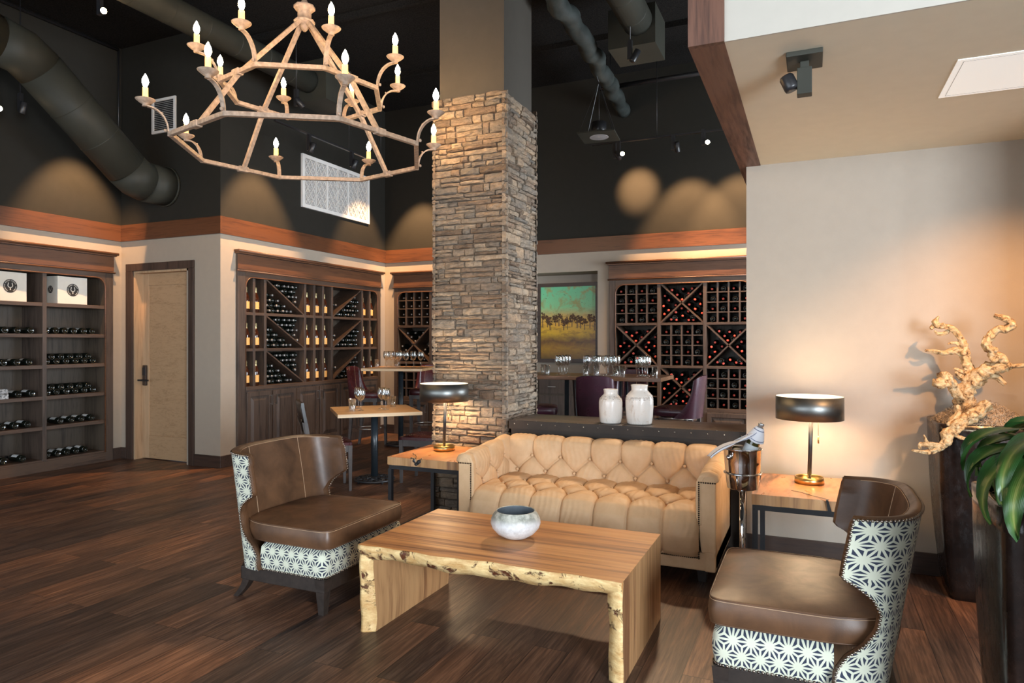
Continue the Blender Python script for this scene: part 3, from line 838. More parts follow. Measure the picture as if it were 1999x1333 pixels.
for bi, (a, b_) in enumerate(MB_):
    for ri, (z0, z1) in enumerate(CR):
        if (bi + ri) % 2 == 0:
            for i in range(4):
                for j in range(4):
                    u = a + (b_ - a) * (i + .5) / 4; z = z0 + (z1 - z0) * j / 4 + .045
                    if u > -.73 or (bi == 0 and ri == 0 and j < 2): continue
                    neck = (i + j) % 2 == 1
                    g_ = 'bottles in the cubby grids of the tall back rack'
                    lab = '%s wine bottle, %s cubby grid, %s cell from left, %s row up' % ('red-capped' if neck else 'base-out', BN[bi][ri], ORD[i], ORD[j])
                    if neck: P_red.put((u + R.uniform(-.01, .01), YB + .33, z), (pi/2, 0, 0), lab, 'wine bottle', g_)
                    else: P_dark.put((u + R.uniform(-.01, .01), YB + .05, z), (-pi/2, 0, 0), lab, 'wine bottle', g_)
        else:
            if bi == 2 and ri == 0: continue
            cu, cz = (a + b_) / 2, (z0 + z1) / 2; w_, h_ = (b_ - a) / 2, (z1 - z0) / 2
            spots = {'top': [(0, .20), (-.26, .44), (.26, .44), (-.5, .68), (0, .68), (.5, .68)],
                     'bottom': [(-.56, -.86), (-.27, -.86), (.28, -.86), (.58, -.86), (0, -.68), (-.24, -.46), (.28, -.46), (0, -.25)],
                     'left': [(-.84, -.56), (-.60, -.33), (-.84, -.10), (-.36, -.08), (-.60, .14), (-.84, .36)],
                     'right': [(.88, -.54), (.62, -.30), (.88, -.06), (.38, -.08), (.62, .16), (.88, .40)]}
            if (bi, ri) == (0, 1): spots['left'] = spots['left'][1:5]; spots['bottom'] = spots['bottom'][:6]
            if (bi, ri) == (2, 1): spots['left'] = spots['left'][:5]; spots['bottom'] = spots['bottom'][:5]
            for tn, L in spots.items():
                for k, (su, sz) in enumerate(L):
                    u, z = cu + su * w_, cz + sz * h_
                    if u > -.75: continue
                    g_ = 'bottles in %s wedge of %s crossed bin' % (tn, BN[bi][ri])
                    P_red.put((u, YB + .325 + R.uniform(-.02, .02), z), (pi/2 + R.uniform(-.04, .04), 0, R.uniform(-.06, .06)),
                              'red-capped wine bottle in the %s wedge of the %s crossed bin' % (tn, BN[bi][ri]), 'wine bottle', g_)
                    if k in (0, 2) and tn in ('top', 'bottom', 'right'):
                        P_dark.put((u + .056, YB + .06, z + .03), (-pi/2, 0, 0), 'dark wine bottle lying base out in the %s wedge of the %s crossed bin' % (tn, BN[bi][ri]), 'wine bottle', g_ + ', base out')
def bulk_y(m, x, y, z, out):
    for mi, pr in ((0, prof_b), (1, prof_n)):
        if out < 0 and mi == 1: continue
        m.mi = mi
        m.lathe([(r_, (.33 - q) if out > 0 else q + .05) for r_, q in pr], (x, y, z), 8, axis='y', caps=(False, False))
for (a, b_), ri, kind in (((-6.108, -5.527), 2, 'g'), ((-6.108, -5.527), 1, 'x')):
    z0, z1 = CR[ri]
    if kind == 'g':
        for i in range(4):
            for j in range(4): bulk_y(bulk, a + (b_ - a) * (i + .5) / 4, YB, z0 + (z1 - z0) * j / 4 + .045, 1)
    else:
        cu, cz = (a + b_) / 2, (z0 + z1) / 2
        for su, sz in ((0, .2), (-.26, .44), (.26, .44), (-.5, .68), (0, .68), (.5, .68), (-.84, -.56), (-.6, -.33), (-.84, -.1), (.88, -.54), (.62, -.3), (.88, -.06), (-.56, -.86), (-.27, -.86), (.28, -.86), (.58, -.86), (0, -.7)):
            bulk_y(bulk, cu + su * (b_ - a) / 2, YB, cz + sz * (z1 - z0) / 2, 1)
tag(bulk.build('wine_bottles', [G['bottle'], G['silver']], fix=False), 'remaining dark bottles lying in second diagonal column and the corner rack', 'wine bottles', kind='stuff')

# --- open shelf unit on the left wall (faces +x)
LS = cabinet('wine_shelf', 'dark oak open shelf unit with cartons above and wine bottles lying on every shelf', (XL, 0, 0), pi/2, 3.32, 5.787, 3.40, 5.682, .115, depth=.36)
LS['category'] = 'wine shelf'
for u in (4.958, 4.212, 3.466): divider(LS, u, .115, 2.28, .046)
bays = [(3.489, 4.189), (4.235, 4.935), (4.981, 5.682)]
SZ = [1.937, 1.58, 1.221, .862, .515]
for a, b_ in bays:
    for z in SZ: shelf_(LS, a, b_, z, .042)
    shelf_(LS, a, b_, .135, .04)
M().box(3.40, 5.682, -.035, .0, 0, .115).build('plinth', G['cabx'], LS)
bay_n = {1: 'nearer', 2: 'farther'}
plan = {(2, 1): [5.02, 5.13, 5.24, 5.35, 5.46, 5.57], (2, 2): [5.03, 5.14, 5.25, 5.36, 5.47, 5.58], (2, 3): [5.03, 5.14, 5.25, 5.36, 5.47, 5.58],
        (2, 4): [5.18, 5.32, 5.44, 5.56], (2, 5): [5.04, 5.15, 5.26, 5.37, 5.48],
        (1, 1): [4.32, 4.45, 4.58, 4.71, 4.85], (1, 2): [4.42, 4.57, 4.70, 4.83], (1, 3): [4.44, 4.58, 4.72, 4.86], (1, 4): [4.42, 4.55, 4.68, 4.82], (1, 5): [4.40, 4.57, 4.76]}
SN = ['first', 'second', 'third', 'fourth', 'fifth', 'lowest']
for (bay, si), ys in plan.items():
    z = (SZ + [.135])[si]
    for k, y in enumerate(ys):
        lab2 = (si >= 4) or (bay == 1 and si >= 3)
        po = P_lab if lab2 or (bay == 2 and si == 1 and k < 5) else P_lab2 if (si in (2,) and bay == 1) else P_dark
        # base towards the room, neck to the back, label up
        po.put((XL - .035 - R.uniform(0, .02), y, z + .0385), (0, -pi/2, R.uniform(-.05, .05)) if po is P_dark else (pi, -pi/2, 0) if False else (0, -pi/2, R.uniform(-.04, .04)),
               '%swine bottle, %s open shelf of %s bay, %s from the camera side' % ('white-labelled ' if po is P_lab else '', SN[si], bay_n[bay], ORD[k]), 'wine bottle', 'bottles lying on the open shelf unit')
# a second layer on two shelves of the farther bay
for si, ys in ((2, [5.09, 5.20, 5.31, 5.42, 5.53]), (3, [5.09, 5.20, 5.31, 5.42, 5.53])):
    for k, y in enumerate(ys):
        P_dark.put((XL - .06, y, SZ[si] + .0385 + .052), (0, -pi/2, 0), 'upper layer wine bottle, %s open shelf of farther bay, %s along' % (SN[si], ORD[k]), 'wine bottle', 'bottles lying on the open shelf unit')
# cartons with the round emblem
def carton(y0, y1, z0, z1, label):
    c = thing('carton', label, 'box', (XL - .03, (y0 + y1) / 2, z0), pi/2 + .06, 'white emblem cartons on the top shelf')
    w = (y1 - y0) / 2; h = z1 - z0
    m = M().box(-w, w, 0, .24, 0, h); m.build('carton_body', [G['carton']], c, bevel=.002)
    for side in (0, 1):
        if side == 0: T_ = lambda u, v, o: (u, -.001 - o, h * .52 + v); s = 1
        else: T_ = lambda u, v, o: (-w - .001 - o, .12 - u, h * .52 + v); s = .6
        m = M(); n = 32; r_ = .075 * s
        P = [T_(r_ * cos(2*pi*k/n), r_ * sin(2*pi*k/n), .001) for k in range(n)]
        b0 = len(m.v); m.v += P; m.face([b0 + k for k in range(n)])
        e = m.build('emblem', G['ink'], c, fix=False)
        m = M()
        def seg(p, q, wd=.009):
            a = Vector((p[0], p[1], 0)); b__ = Vector((q[0], q[1], 0)); d_ = (b__ - a); nn = Vector((-d_.y, d_.x, 0)).normalized() * wd * s / 2
            b1 = len(m.v)
            for v_ in (a - nn, b__ - nn, b__ + nn, a + nn): m.v.append(T_(v_.x, v_.y, .002))
            m.face((b1, b1 + 1, b1 + 2, b1 + 3))
        arc = [(.026 * s * cos(a), .008 * s + .026 * s * sin(a)) for a in [pi + pi * k / 10 for k in range(11)]]
        arc = [(-.022 * s, .036 * s), (-.019 * s, .026 * s)] + arc + [(.019 * s, .026 * s), (.022 * s, .036 * s)]
        arc[2] = (-.025 * s, .012 * s); arc[-3] = (.025 * s, .012 * s)
        for p, q in zip(arc[:-1], arc[1:]): seg(p, q)
        seg((0, -.015 * s), (0, -.045 * s), .011)
        m.build('emblem_mark', G['carton'], e, fix=False)
        m = M()
        for k in range(30):
            a = -pi * .32 + (2 * pi * .82) * k / 29
            if k in (6, 7, 14, 21): continue
            seg((.056 * s * cos(a), .056 * s * sin(a)), (.067 * s * cos(a), .067 * s * sin(a)), .0042)
            if k % 3: seg((.056 * s * cos(a), .056 * s * sin(a)), (.058 * s * cos(a + .1), .058 * s * sin(a + .1)), .003)
        m.build('emblem_lettering', G['carton'], e, fix=False)
    return c
carton(5.13, 5.50, 1.937, 2.262, 'white carton with round black fork emblem on the farther bay top shelf')
carton(4.44, 4.80, 1.937, 2.262, 'white carton with round black emblem, cut by the picture edge')
st = M(); st.box(-.07, .07, -.035, .1, 0, .055).box(-.07, .07, -.03, .1, .058, .11)
t_ = NT('marbled_grey_stone'); a_ = t_.noise(t_.coord(), 30, 5, .7, 1)
tag(st.build('stone_block', t_.done(t_.ramp(a_, [(.4, .05), (.5, .3), (.6, .6)]), .4), loc=(XL + .0, 4.50, .862), rot=(0, 0, pi/2), bevel=.004), 'marbled grey stone block on fourth shelf at the picture edge', 'stone block')
# ------------------------------------------------------------------ tufted sheets
def tuft(a, b, btn, seg):
    d = 9.0
    for (x0, y0, x1, y1) in seg:
        vx, vy = x1 - x0, y1 - y0; L2 = vx*vx + vy*vy
        t_ = max(0, min(1, ((a - x0)*vx + (b - y0)*vy) / L2)) if L2 else 0
        q = hypot(a - x0 - t_*vx, b - y0 - t_*vy)
        if q < d: d = q
    h = 1 - exp(-((d / .024) ** .85)) * .62 - .30 * exp(-(d / .0055) ** 2)
    e = 9.0
    for (x, y) in btn:
        q = hypot(a - x, b - y)
        if q < e: e = q
    h -= .75 * exp(-(e / .034) ** 1.2)
    return h
def tuft_layout(a0, a1, rows, b_lo, b_hi, pitch, phase=0):
    """rows: list of b positions, alternating offset; folds: diagonals between rows, straight folds out to both edges"""
    btn = []; seg = []; cols = []
    for k, b in enumerate(rows):
        off = phase + (pitch / 2 if k % 2 else 0)
        xs = []; n0 = int(math.floor((a0 - off) / pitch)) - 1
        for i in range(n0, n0 + int((a1 - a0) / pitch) + 4):
            x = off + i * pitch
            if a0 - pitch * .6 < x < a1 + pitch * .6: xs.append(x)
        cols.append(xs)
        btn += [(x, b) for x in xs if a0 < x < a1]
    for k in range(len(rows) - 1):
        for x in cols[k]:
            for y in cols[k+1]:
                if abs(x - y) < pitch * .6: seg.append((x, rows[k], y, rows[k+1]))
    for x in cols[0]: seg.append((x, rows[0], x, b_lo))
    for x in cols[-1]: seg.append((x, rows[-1], x, b_hi))
    return btn, seg
def polyline(pts):
    L = [0]
    for p, q in zip(pts[:-1], pts[1:]): L.append(L[-1] + hypot(q[0]-p[0], q[1]-p[1]))
    def at(s):
        s = max(0, min(L[-1], s))
        for i in range(len(pts) - 1):
            if s <= L[i+1] or i == len(pts) - 2:
                t_ = (s - L[i]) / (L[i+1] - L[i]); p, q = pts[i], pts[i+1]
                return (p[0] + (q[0]-p[0])*t_, p[1] + (q[1]-p[1])*t_)
    def nrm(s):
        p, q = at(s - .02), at(s + .02); dx, dy = q[0]-p[0], q[1]-p[1]; l = hypot(dx, dy)
        return (-dy / l, dx / l)
    return at, nrm, L[-1]
def sheet(map3, prof, a0, a1, amp, rows, pitch, phase, name, mat, parent, da=.0065, edge=.05, flip=False, buttons=True, blo=None, bhi=None, btn_face=1):
    at, nrm, L = polyline(prof)
    btn, seg = tuft_layout(a0, a1, rows, 0 if blo is None else blo, L if bhi is None else bhi, pitch, phase)
    na = max(4, int((a1 - a0) / da)); nb = max(4, int(L / da))
    m = M()
    sgn = -1 if flip else 1
    def H(a, s):
        h = tuft(a, s, btn, seg)
        ea = min(a - a0, a1 - a); es = min(s, L - s)
        f = min(1, ea / edge) if edge else 1; f = sqrt(max(0, 1 - (1 - f) ** 2))
        g = min(1, es / edge) if edge else 1; g = sqrt(max(0, 1 - (1 - g) ** 2))
        wr = .0016 * sin(a * 160 + 3 * sin(s * 21)) * (.5 + .5 * sin(s * 13 + a * 7))
        return amp * h * min(f, g) + wr * min(f, g)
    def P(i, j):
        a = a0 + (a1 - a0) * i / (na - 1); s = L * j / (nb - 1)
        p = at(s); n_ = nrm(s); h = H(a, s) * sgn
        return map3(a, p[0] + n_[0] * h, p[1] + n_[1] * h)
    m.grid(P, na, nb)
    o = m.build(name, mat, parent)
    if buttons:
        b_ = M()
        for (x, s) in btn:
            if not (a0 + .03 < x < a1 - .03): continue
            p = at(s); n_ = nrm(s); h = (amp * .15 + .004) * sgn
            b_.ball(map3(x, p[0] + n_[0]*h, p[1] + n_[1]*h), .0125, 10, 6)
        b_.build('tuft_buttons', mat, o)
    return o

# ------------------------------------------------------------------ tan sofa
sf = thing('sofa', 'tan button-tufted leather sofa with nailhead edging behind the slab coffee table', 'sofa', (-1.42, 4.70, 0))
w = .885; yf, yk = -.43, .42
tan = G['tan']
# outer shell
m = M()
m.box(-w, w, yf + .012, yk, .085, .20)
m.build('base_rail', tan, sf, bevel=.014, seg=3)
for s in (-1, 1):
    m = M(); x0, x1 = (w - .068, w) if s > 0 else (-w, -w + .068)
    m.hexa([(x0, yf, .085), (x1, yf, .085), (x1, yk, .085), (x0, yk, .085), (x0, yf, .655), (x1, yf, .655), (x1, yk, .70), (x0, yk, .70)])
    m.build('arm_frame', tan, sf, bevel=.012, seg=3)
    pr_ = [(w - .085, .20), (w - .118, .40), (w - .122, .52), (w - .118, .63), (w - .10, .672), (w - .06, .692), (w - .02, .682), (w + .002, .655), (w + .002, .20)]
    M().prism([(s * a, b) for a, b in pr_], yf - .001, yf + .045, 'xz').build('arm_front', tan, sf, bevel=.010, seg=3)
M().box(-w, w, yk - .09, yk, .085, .69).build('back_frame', tan, sf, bevel=.012, seg=3)
# seat
prof = [(yf + .03, .175), (yf - .012, .22), (yf - .022, .30), (yf - .005, .37), (yf + .035, .415), (yf + .10, .432), (yf + .25, .436), (.27, .43)]
sheet(lambda a, y, z: (a, y, z), prof, -w + .098, w - .098, .040, [.40, .545, .69], .225, .1125, 'seat_cushion', tan, sf, edge=.05, flip=False)
# back: rises from the seat and rolls over the top rail
prof = [(.205, .36), (.225, .50), (.25, .66), (.265, .70), (.30, .715), (.36, .715), (.41, .70), (.418, .66)]
sheet(lambda a, y, z: (a, y, z), prof, -w + .075, w - .075, .038, [.13, .245], .235, 0, 'back_cushion', tan, sf, edge=.03)
# arms
for s in (-1, 1):
    prof = [(w - .085, .37), (w - .09, .50), (w - .088, .62), (w - .07, .665), (w - .04, .672), (w - .01, .66), (w + .002, .63)]
    def mp3(a, x, z, s=s): return (x * s, a, z + (a - yf) / (yk - yf) * .05)
    sheet(mp3, prof, yf - .004, yk - .10, .034, [.10, .20], .25, yf + .2, 'arm_cushion', tan, sf, edge=.028, flip=False)
# nailhead lines
m = M()
def nails(m, p, q, r=.0055, step=.0125):
    p = Vector(p); q = Vector(q); n = max(1, int((q - p).length / step))
    for k in range(n + 1): m.ball(p.lerp(q, k / n), r, 6, 4)
for s in (-1, 1):
    xi = s * (w - .10); xo = s * (w - .004)
    nails(m, (xi, yf - .004, .165), (xi, yf - .004, .632)); nails(m, (xi, yf - .004, .632), (xo, yf - .004, .632))
nails(m, (-w + .10, yf + .006, .165), (w - .10, yf + .006, .165))
m.build('nailhead_trim', G['nail_dark'], sf)
for x in (-w + .09, w - .09):
    for y in (yf + .09, yk - .06):
        M().taper((x, y, 0), (x, y, .09), .05, .065).build('leg', G['darkwood'], sf, bevel=.003)

# ------------------------------------------------------------------ club chairs
def club_chair(loc, rz, label):
    c = thing('club_chair', label, 'armchair', loc, rz, 'pair of brown leather club chairs with star fabric backs')
    # local: front +x
    W_ = .385
    def xf(z):   # forward edge of the wrap-around back
        K = [(.20, -.06), (.27, -.065), (.33, -.10), (.38, -.16), (.44, -.205), (.50, -.215), (.555, -.19), (.60, -.13), (.625, -.085), (.70, -.095), (.865, -.125)]
        for (a, b), (c_, d) in zip(K[:-1], K[1:]):
            if a <= z <= c_: return b + (d - b) * (z - a) / (c_ - a)
        return K[-1][1]
    def lean(z): return (z - .2) / .665
    N = 64
    def pt(t, z, off):
        # t -1..1 around, off = outward offset
        k = lean(z)
        ax = .185 + .05 * k - .0; xc = -.06 - .06 * k            # centre of arc, semi axis in x
        ay = W_ + .012 * k
        xfr = xf(z)
        th = t * pi / 2
        # superellipse arc from front edge: angle measured from -x
        ex = .62
        cx_ = -abs(cos(th)) ** ex; sy_ = (1 if th >= 0 else -1) * abs(sin(th)) ** ex
        x = xc + (ax + off) * cx_; y = (ay + off) * sy_
        return x, y, k
    def shell_pt(i, n, z, off):
        # distribute so the ends reach the forward edge xf(z)
        t = -1 + 2 * i / (n - 1)
        xe = xf(z)
        # how much straight wing beyond arc centre
        k = lean(z); xc = -.06 - .06 * k
        f = .74; T0 = .50
        if abs(t) > f:
            s = (abs(t) - f) / (1 - f)
            if xe >= xc:
                La = .16; Ls = xe - xc
                q = s * (La + Ls)
                if q > La:
                    x0, y0, _ = pt(math.copysign(1, t), z, off)
                    return (xc + q - La, y0 + math.copysign(.012 * (q - La) / max(Ls, 1e-6) , t), z)
                x, y, _ = pt(math.copysign(T0 + (1 - T0) * q / La, t), z, off)
                return (x, y, z)
            te = end_t(z, off)
            x, y, _ = pt(math.copysign(T0 + (te - T0) * s, t), z, off)
            return (x, y, z)
        x, y, _ = pt(t / f * T0, z, off)
        return (x, y, z)
    cache = {}
    def end_t(z, off):
        key = (round(z, 4), off)
        if key not in cache:
            lo, hi = 0.3, 1.0
            for _ in range(24):
                mid = (lo + hi) / 2
                if pt(mid, z, off)[0] > xf(z): hi = mid
                else: lo = mid
            cache[key] = lo
        return cache[key]
    zs = [.20 + (.865 - .20) * j / 40 for j in range(41)]
    def topdip(i, n, z):   # the rim dips slightly towards the wings
        t = -1 + 2 * i / (n - 1)
        return z - (.020 * (abs(t) ** 2)) * max(0, (z - .6) / .26)
    n = N
    def P(off):
        def f_(i, j):
            x, y, z = shell_pt(i, n, zs[j], off)
            return (x, y, topdip(i, n, z))
        return f_
    # arc length for the pattern
    us = [0]
    for i in range(1, n):
        a = shell_pt(i - 1, n, .6, .024); b = shell_pt(i, n, .6, .024); us.append(us[-1] + hypot(a[0]-b[0], a[1]-b[1]))
    M().grid(P(.024), n, len(zs), uv=lambda i, j: (us[min(i, n-1)], zs[min(j, 40)])).build('back_outer', G['star'], c, fix=False)
    def Pin(i, j):
        x, y, z = P(-.018)(i, j)
        t = -1 + 2 * i / (n - 1)
        puff = .012 * sin(pi * (z - .2) / .68) * (1 - t**4)
        return (x + puff, y, z)
    M().grid(Pin, n, len(zs)).build('back_inner', G['brown'], c, fix=False)
    # leather rim joining both skins
    m = M(); m.smooth = True
    loop_o = [P(.024)(0, j) for j in range(41)] + [P(.024)(i, 40) for i in range(1, n)] + [P(.024)(n-1, j) for j in range(39, -1, -1)]
    loop_i = [Pin(0, j) for j in range(41)] + [Pin(i, 40) for i in range(1, n)] + [Pin(n-1, j) for j in range(39, -1, -1)]
    mid = []
    for k, (a, b) in enumerate(zip(loop_o, loop_i)):
        c_ = (Vector(a) + Vector(b)) / 2
        if 40 <= k < 40 + n: c_.z += .012
        else: c_.x += .010
        mid.append(c_)
    rings = [loop_o, [tuple(Vector(a).lerp(c_, .55) + Vector((0, 0, .004))) for a, c_ in zip(loop_o, mid)], mid, [tuple(Vector(a).lerp(c_, .55)) for a, c_ in zip(loop_i, mid)], loop_i]
    L_ = len(loop_o); b0 = len(m.v)
    for r_ in rings: m.v += [tuple(q) for q in r_]
    for a in range(4):
        for k in range(L_ - 1): m.face((b0 + a*L_ + k, b0 + a*L_ + k + 1, b0 + (a+1)*L_ + k + 1, b0 + (a+1)*L_ + k))
    m.build('back_rim', G['brown'], c)
    m = M()
    pr = [Vector(q) for q in loop_o]; acc = 0; last = None
    for a, b in zip(pr[:-1], pr[1:]):
        d_ = (b - a).length; s_ = 0
        while acc + (d_ - s_) >= .0155:
            s_ += .0155 - acc; acc = 0; q = a.lerp(b, s_ / d_ if d_ else 0)
            m.ball((q.x, q.y, q.z), .0066, 6, 4)
        acc += d_ - s_
    m.build('nailhead_trim', G['nail'], c)
    # seams on inside back
    m = M()
    for fr in (.31, .69):
        i = fr * (n - 1); i0 = int(i)
        path = []
        for j in range(14, 41):
            q = Pin(i0, j); path.append((q[0] + .0015, q[1], q[2]))
        m.tube(path, .0016, 5)
    m.tube([tuple(Vector(Pin(i, 40)) + Vector((.004, 0, -.002))) for i in range(2, n - 2)], .0018, 5)
    m.build('seam', G['stitch'], c)
    # upholstered seat box
    x0, x1 = -.06, .375
    m = M(); hw = W_ - .005
    ny = 12
    def side(pts, z0, z1, bulge):
        # vertical strip around the box with outward bulge; uv running
        acc = [0]
        for a, b in zip(pts[:-1], pts[1:]): acc.append(acc[-1] + hypot(a[0]-b[0], a[1]-b[1]))
        cxm = sum(p[0] for p in pts) / len(pts)
        def F(i, j):
            x, y, nx, ny_ = pts[i]; t_ = j / 8
            b_ = bulge * sin(pi * t_) ; inn = (.03 if t_ > .99 else 0)
            z = z0 + (z1 - z0) * t_
            return (x + nx * (b_ - inn), y + ny_ * (b_ - inn), z)
        m.grid(F, len(pts), 9, uv=lambda i, j: (acc[min(i, len(pts)-1)] + .02, z0 + (z1 - z0) * j / 8 - .02))
    P_ = []
    rc = .035
    for k in range(13): P_.append((x0 + (x1 - rc - x0) * k / 12, -hw, 0, -1))
    for k in range(1, 7): a = pi/2 * k / 6; P_.append((x1 - rc + rc * sin(a), -hw + rc - rc * cos(a), sin(a), -cos(a)))
    for k in range(1, 20): P_.append((x1, -hw + rc + (2*hw - 2*rc) * k / 19, 1, 0))
    for k in range(1, 7): a = pi/2 * k / 6; P_.append((x1 - rc + rc * cos(a), hw - rc + rc * sin(a), cos(a), sin(a)))
    for k in range(1, 13): P_.append((x1 - rc + (x0 - x1 + rc) * k / 12, hw, 0, 1))
    side(P_, .20, .352, .012)
    tp = [(p[0] - p[2]*.03, p[1] - p[3]*.03, .352) for p in P_]
    b0 = len(m.v); m.v += tp; m.face([b0 + k for k in range(len(tp))])
    m.build('seat_base', G['star'], c, fix=False)
    m = M()
    pr = [Vector((p[0] + p[2]*.004, p[1] + p[3]*.004, .205)) for p in P_]
    for a, b in zip(pr[:-1], pr[1:]): nails(m, a, b, .0066, .0155)
    m.build('base_nailheads', G['nail'], c)
    # cushion
    m = M(); cx0_, cx1_ = -.29, .40; hw2 = W_ - .01
    nx_, nyy = 40, 36
    def outline(u, v):
        # u,v in -1..1 -> superellipse footprint: rounded at the back
        X = (cx0_ + cx1_) / 2 + u * (cx1_ - cx0_) / 2
        bk = max(0, -u)
        wv = hw2 * (1 - .34 * bk ** 3.2)
        Y = v * wv
        return X, Y
    Z0, Z1 = .358, .472
    def sq(u, v, e=14):   # square to slightly rounded
        r_ = (abs(u)**e + abs(v)**e) ** (1/e); mx = max(abs(u), abs(v))
        k_ = mx / r_ if r_ > 1e-9 else 1
        return u * k_, v * k_
    def top(i, j, zt, puff, dz):
        u = -1 + 2 * i / (nx_ - 1); v = -1 + 2 * j / (nyy - 1)
        u2, v2 = sq(u, v); X, Y = outline(u2, v2)
        e = (1 - abs(u) ** 5) * (1 - abs(v) ** 5)
        return (X, Y, zt + puff * e)
    m.grid(lambda i, j: top(i, j, Z1 - .012, .022, 0), nx_, nyy)
    m.grid(lambda i, j: top(i, j, Z0, 0, 0), nx_, nyy)
    ring = [(i, 0) for i in range(nx_)] + [(nx_-1, j) for j in range(1, nyy)] + [(i, nyy-1) for i in range(nx_-2, -1, -1)] + [(0, j) for j in range(nyy-2, 0, -1)]
    rp = [top(i, j, 0, 0, 0) for i, j in ring]; cxm = (cx0_ + cx1_) / 2
    def wallp(i, j):
        x, y, _ = rp[i % len(rp)]; t_ = j / 6; b_ = .011 * sin(pi * t_)
        d_ = Vector((x - cxm, y, 0)).normalized()
        return (x + d_.x * b_, y + d_.y * b_, Z0 + (Z1 - .012 - Z0) * t_)
    m.grid(wallp, len(rp), 7, closed_u=True)
    cu = m.build('seat_cushion', G['brown'], c)
    m = M()
    for z_ in (Z1 - .011, Z0 + .004):
        m.tube([(x, y, z_) for x, y, _ in rp] + [(rp[0][0], rp[0][1], z_)], .0034, 6)
    m.build('piping', G['brown'], cu)
    m = M()
    for z_ in (Z1 - .0175,):
        pp = []
        for x, y, _ in rp:
            d_ = Vector((x - cxm, y, 0)).normalized(); pp.append((x + d_.x * .0035, y + d_.y * .0035, z_))
        m.tube(pp + [pp[0]], .0011, 4)
    m.build('stitching', G['stitch'], cu)
    # timber plinth
    m = M(); m.box(x0 - .158, x1 + .004, -W_ + .005, -W_ + .045, .125, .20).box(x0 - .158, x1 + .004, W_ - .045, W_ - .005, .125, .20)
    m.box(x1 - .0355, x1 + .0035, -W_ + .046, W_ - .046, .1255, .1995).box(x0 - .22, x0 - .17, -W_ + .09, W_ - .09, .125, .20)
    m.hexa([(x0 - .16, -W_ + .005, .125), (x0 - .16, -W_ + .045, .125), (x0 - .20, -W_ + .10, .125), (x0 - .22, -W_ + .09, .125), (x0 - .16, -W_ + .005, .20), (x0 - .16, -W_ + .045, .20), (x0 - .20, -W_ + .10, .20), (x0 - .22, -W_ + .09, .20)])
    m.hexa([(x0 - .16, W_ - .005, .125), (x0 - .16, W_ - .045, .125), (x0 - .20, W_ - .10, .125), (x0 - .22, W_ - .09, .125), (x0 - .16, W_ - .005, .20), (x0 - .16, W_ - .045, .20), (x0 - .20, W_ - .10, .20), (x0 - .22, W_ - .09, .20)])
    m.build('frame', G['legwood'], c, bevel=.004)
    for s in (-1, 1):
        M().taper((x1 - .028, s * (W_ - .036), 0), (x1 - .024, s * (W_ - .033), .1975), .036, .066, .036, .066).build('leg', G['legwood'], c)
        m = M()
        rg = []
        for t_ in range(6):
            q = t_ / 5; z = .13 * (1 - q); xx = x0 - .15 - .09 * q ** 1.6; hh = .026 - .008 * q
            rg.append([(xx - hh, s * (W_ - .06) - hh, z), (xx + hh, s * (W_ - .06) - hh, z), (xx + hh, s * (W_ - .06) + hh, z), (xx - hh, s * (W_ - .06) + hh, z)])
        m.ring_faces(rg, 4)
        m.build('leg', G['legwood'], c)
    return c
club_chair((-2.80, 3.335, 0), 0, 'brown leather club chair left of the coffee table, facing the slab table')
club_chair((.015, 3.20, 0), pi, 'brown leather club chair at right showing its star fabric back, near the planters')

# ------------------------------------------------------------------ slab coffee table
ct = thing('coffee_table', 'live-edge waterfall coffee table of oiled hardwood in front of the sofa', 'coffee table', (-1.44, 3.28, 0))
rr = random.Random(5)
hx = .69; y0_, y1_ = -.405, .40; TH = .072; HT = .455
def edge_y(s):  # live edge wobble along the slab run
    return y0_ + .010 * sin(s * 5.1 + .5) + .007 * sin(s * 13 + 1) + .004 * sin(s * 31)
# top
n = 60
def slabmesh(mapf, s0, s1, name, mat, thick):
    m = M(); b = len(m.v)
    for k in range(n + 1):
        s = s0 + (s1 - s0) * k / n
        ye = edge_y(s); lowcut = thick(s)
        for q in ((ye, 0), (ye - .004, .25), (ye + .010, .62), (ye + .030, 1.0), (y1_, 1.0), (y1_, 0)):
            m.v.append(mapf(s, q[0], q[1] * lowcut))
    for k in range(n):
        for j in range(6):
            j2 = (j + 1) % 6
            m.mi = 1 if j in (0, 1, 2) else 0
            m.smooth = j in (0, 1, 2)
            m.face((b + k*6 + j, b + k*6 + j2, b + (k+1)*6 + j2, b + (k+1)*6 + j))
    m.mi = 0; m.smooth = False
    m.face([b + j for j in range(6)]); m.face([b + n*6 + j for j in reversed(range(6))])
    return m.build(name, [mat, G['live']], ct)
tk = lambda s: TH + .012 * sin(s * 7 + 2) + .008 * sin(s * 17) + .006 * sin(s * 37)
slabmesh(lambda s, y, d: (s, y, HT - d), -hx, hx, 'tabletop', G['suar'], lambda s: TH + max(-.0, .014 * sin(s * 4 + 1.5)) + .005 * sin(s * 29))
slabmesh(lambda s, y, d: (hx + .001 - d, y + .0015, s), 0, HT - .001, 'side_panel', G['suarz'], lambda s: TH + .004 * sin(s * 21))
slabmesh(lambda s, y, d: (-hx - .001 + d, y + .0015, s), 0, HT - .001, 'side_panel', G['suarz'], lambda s: TH + .006 * sin(s * 15))
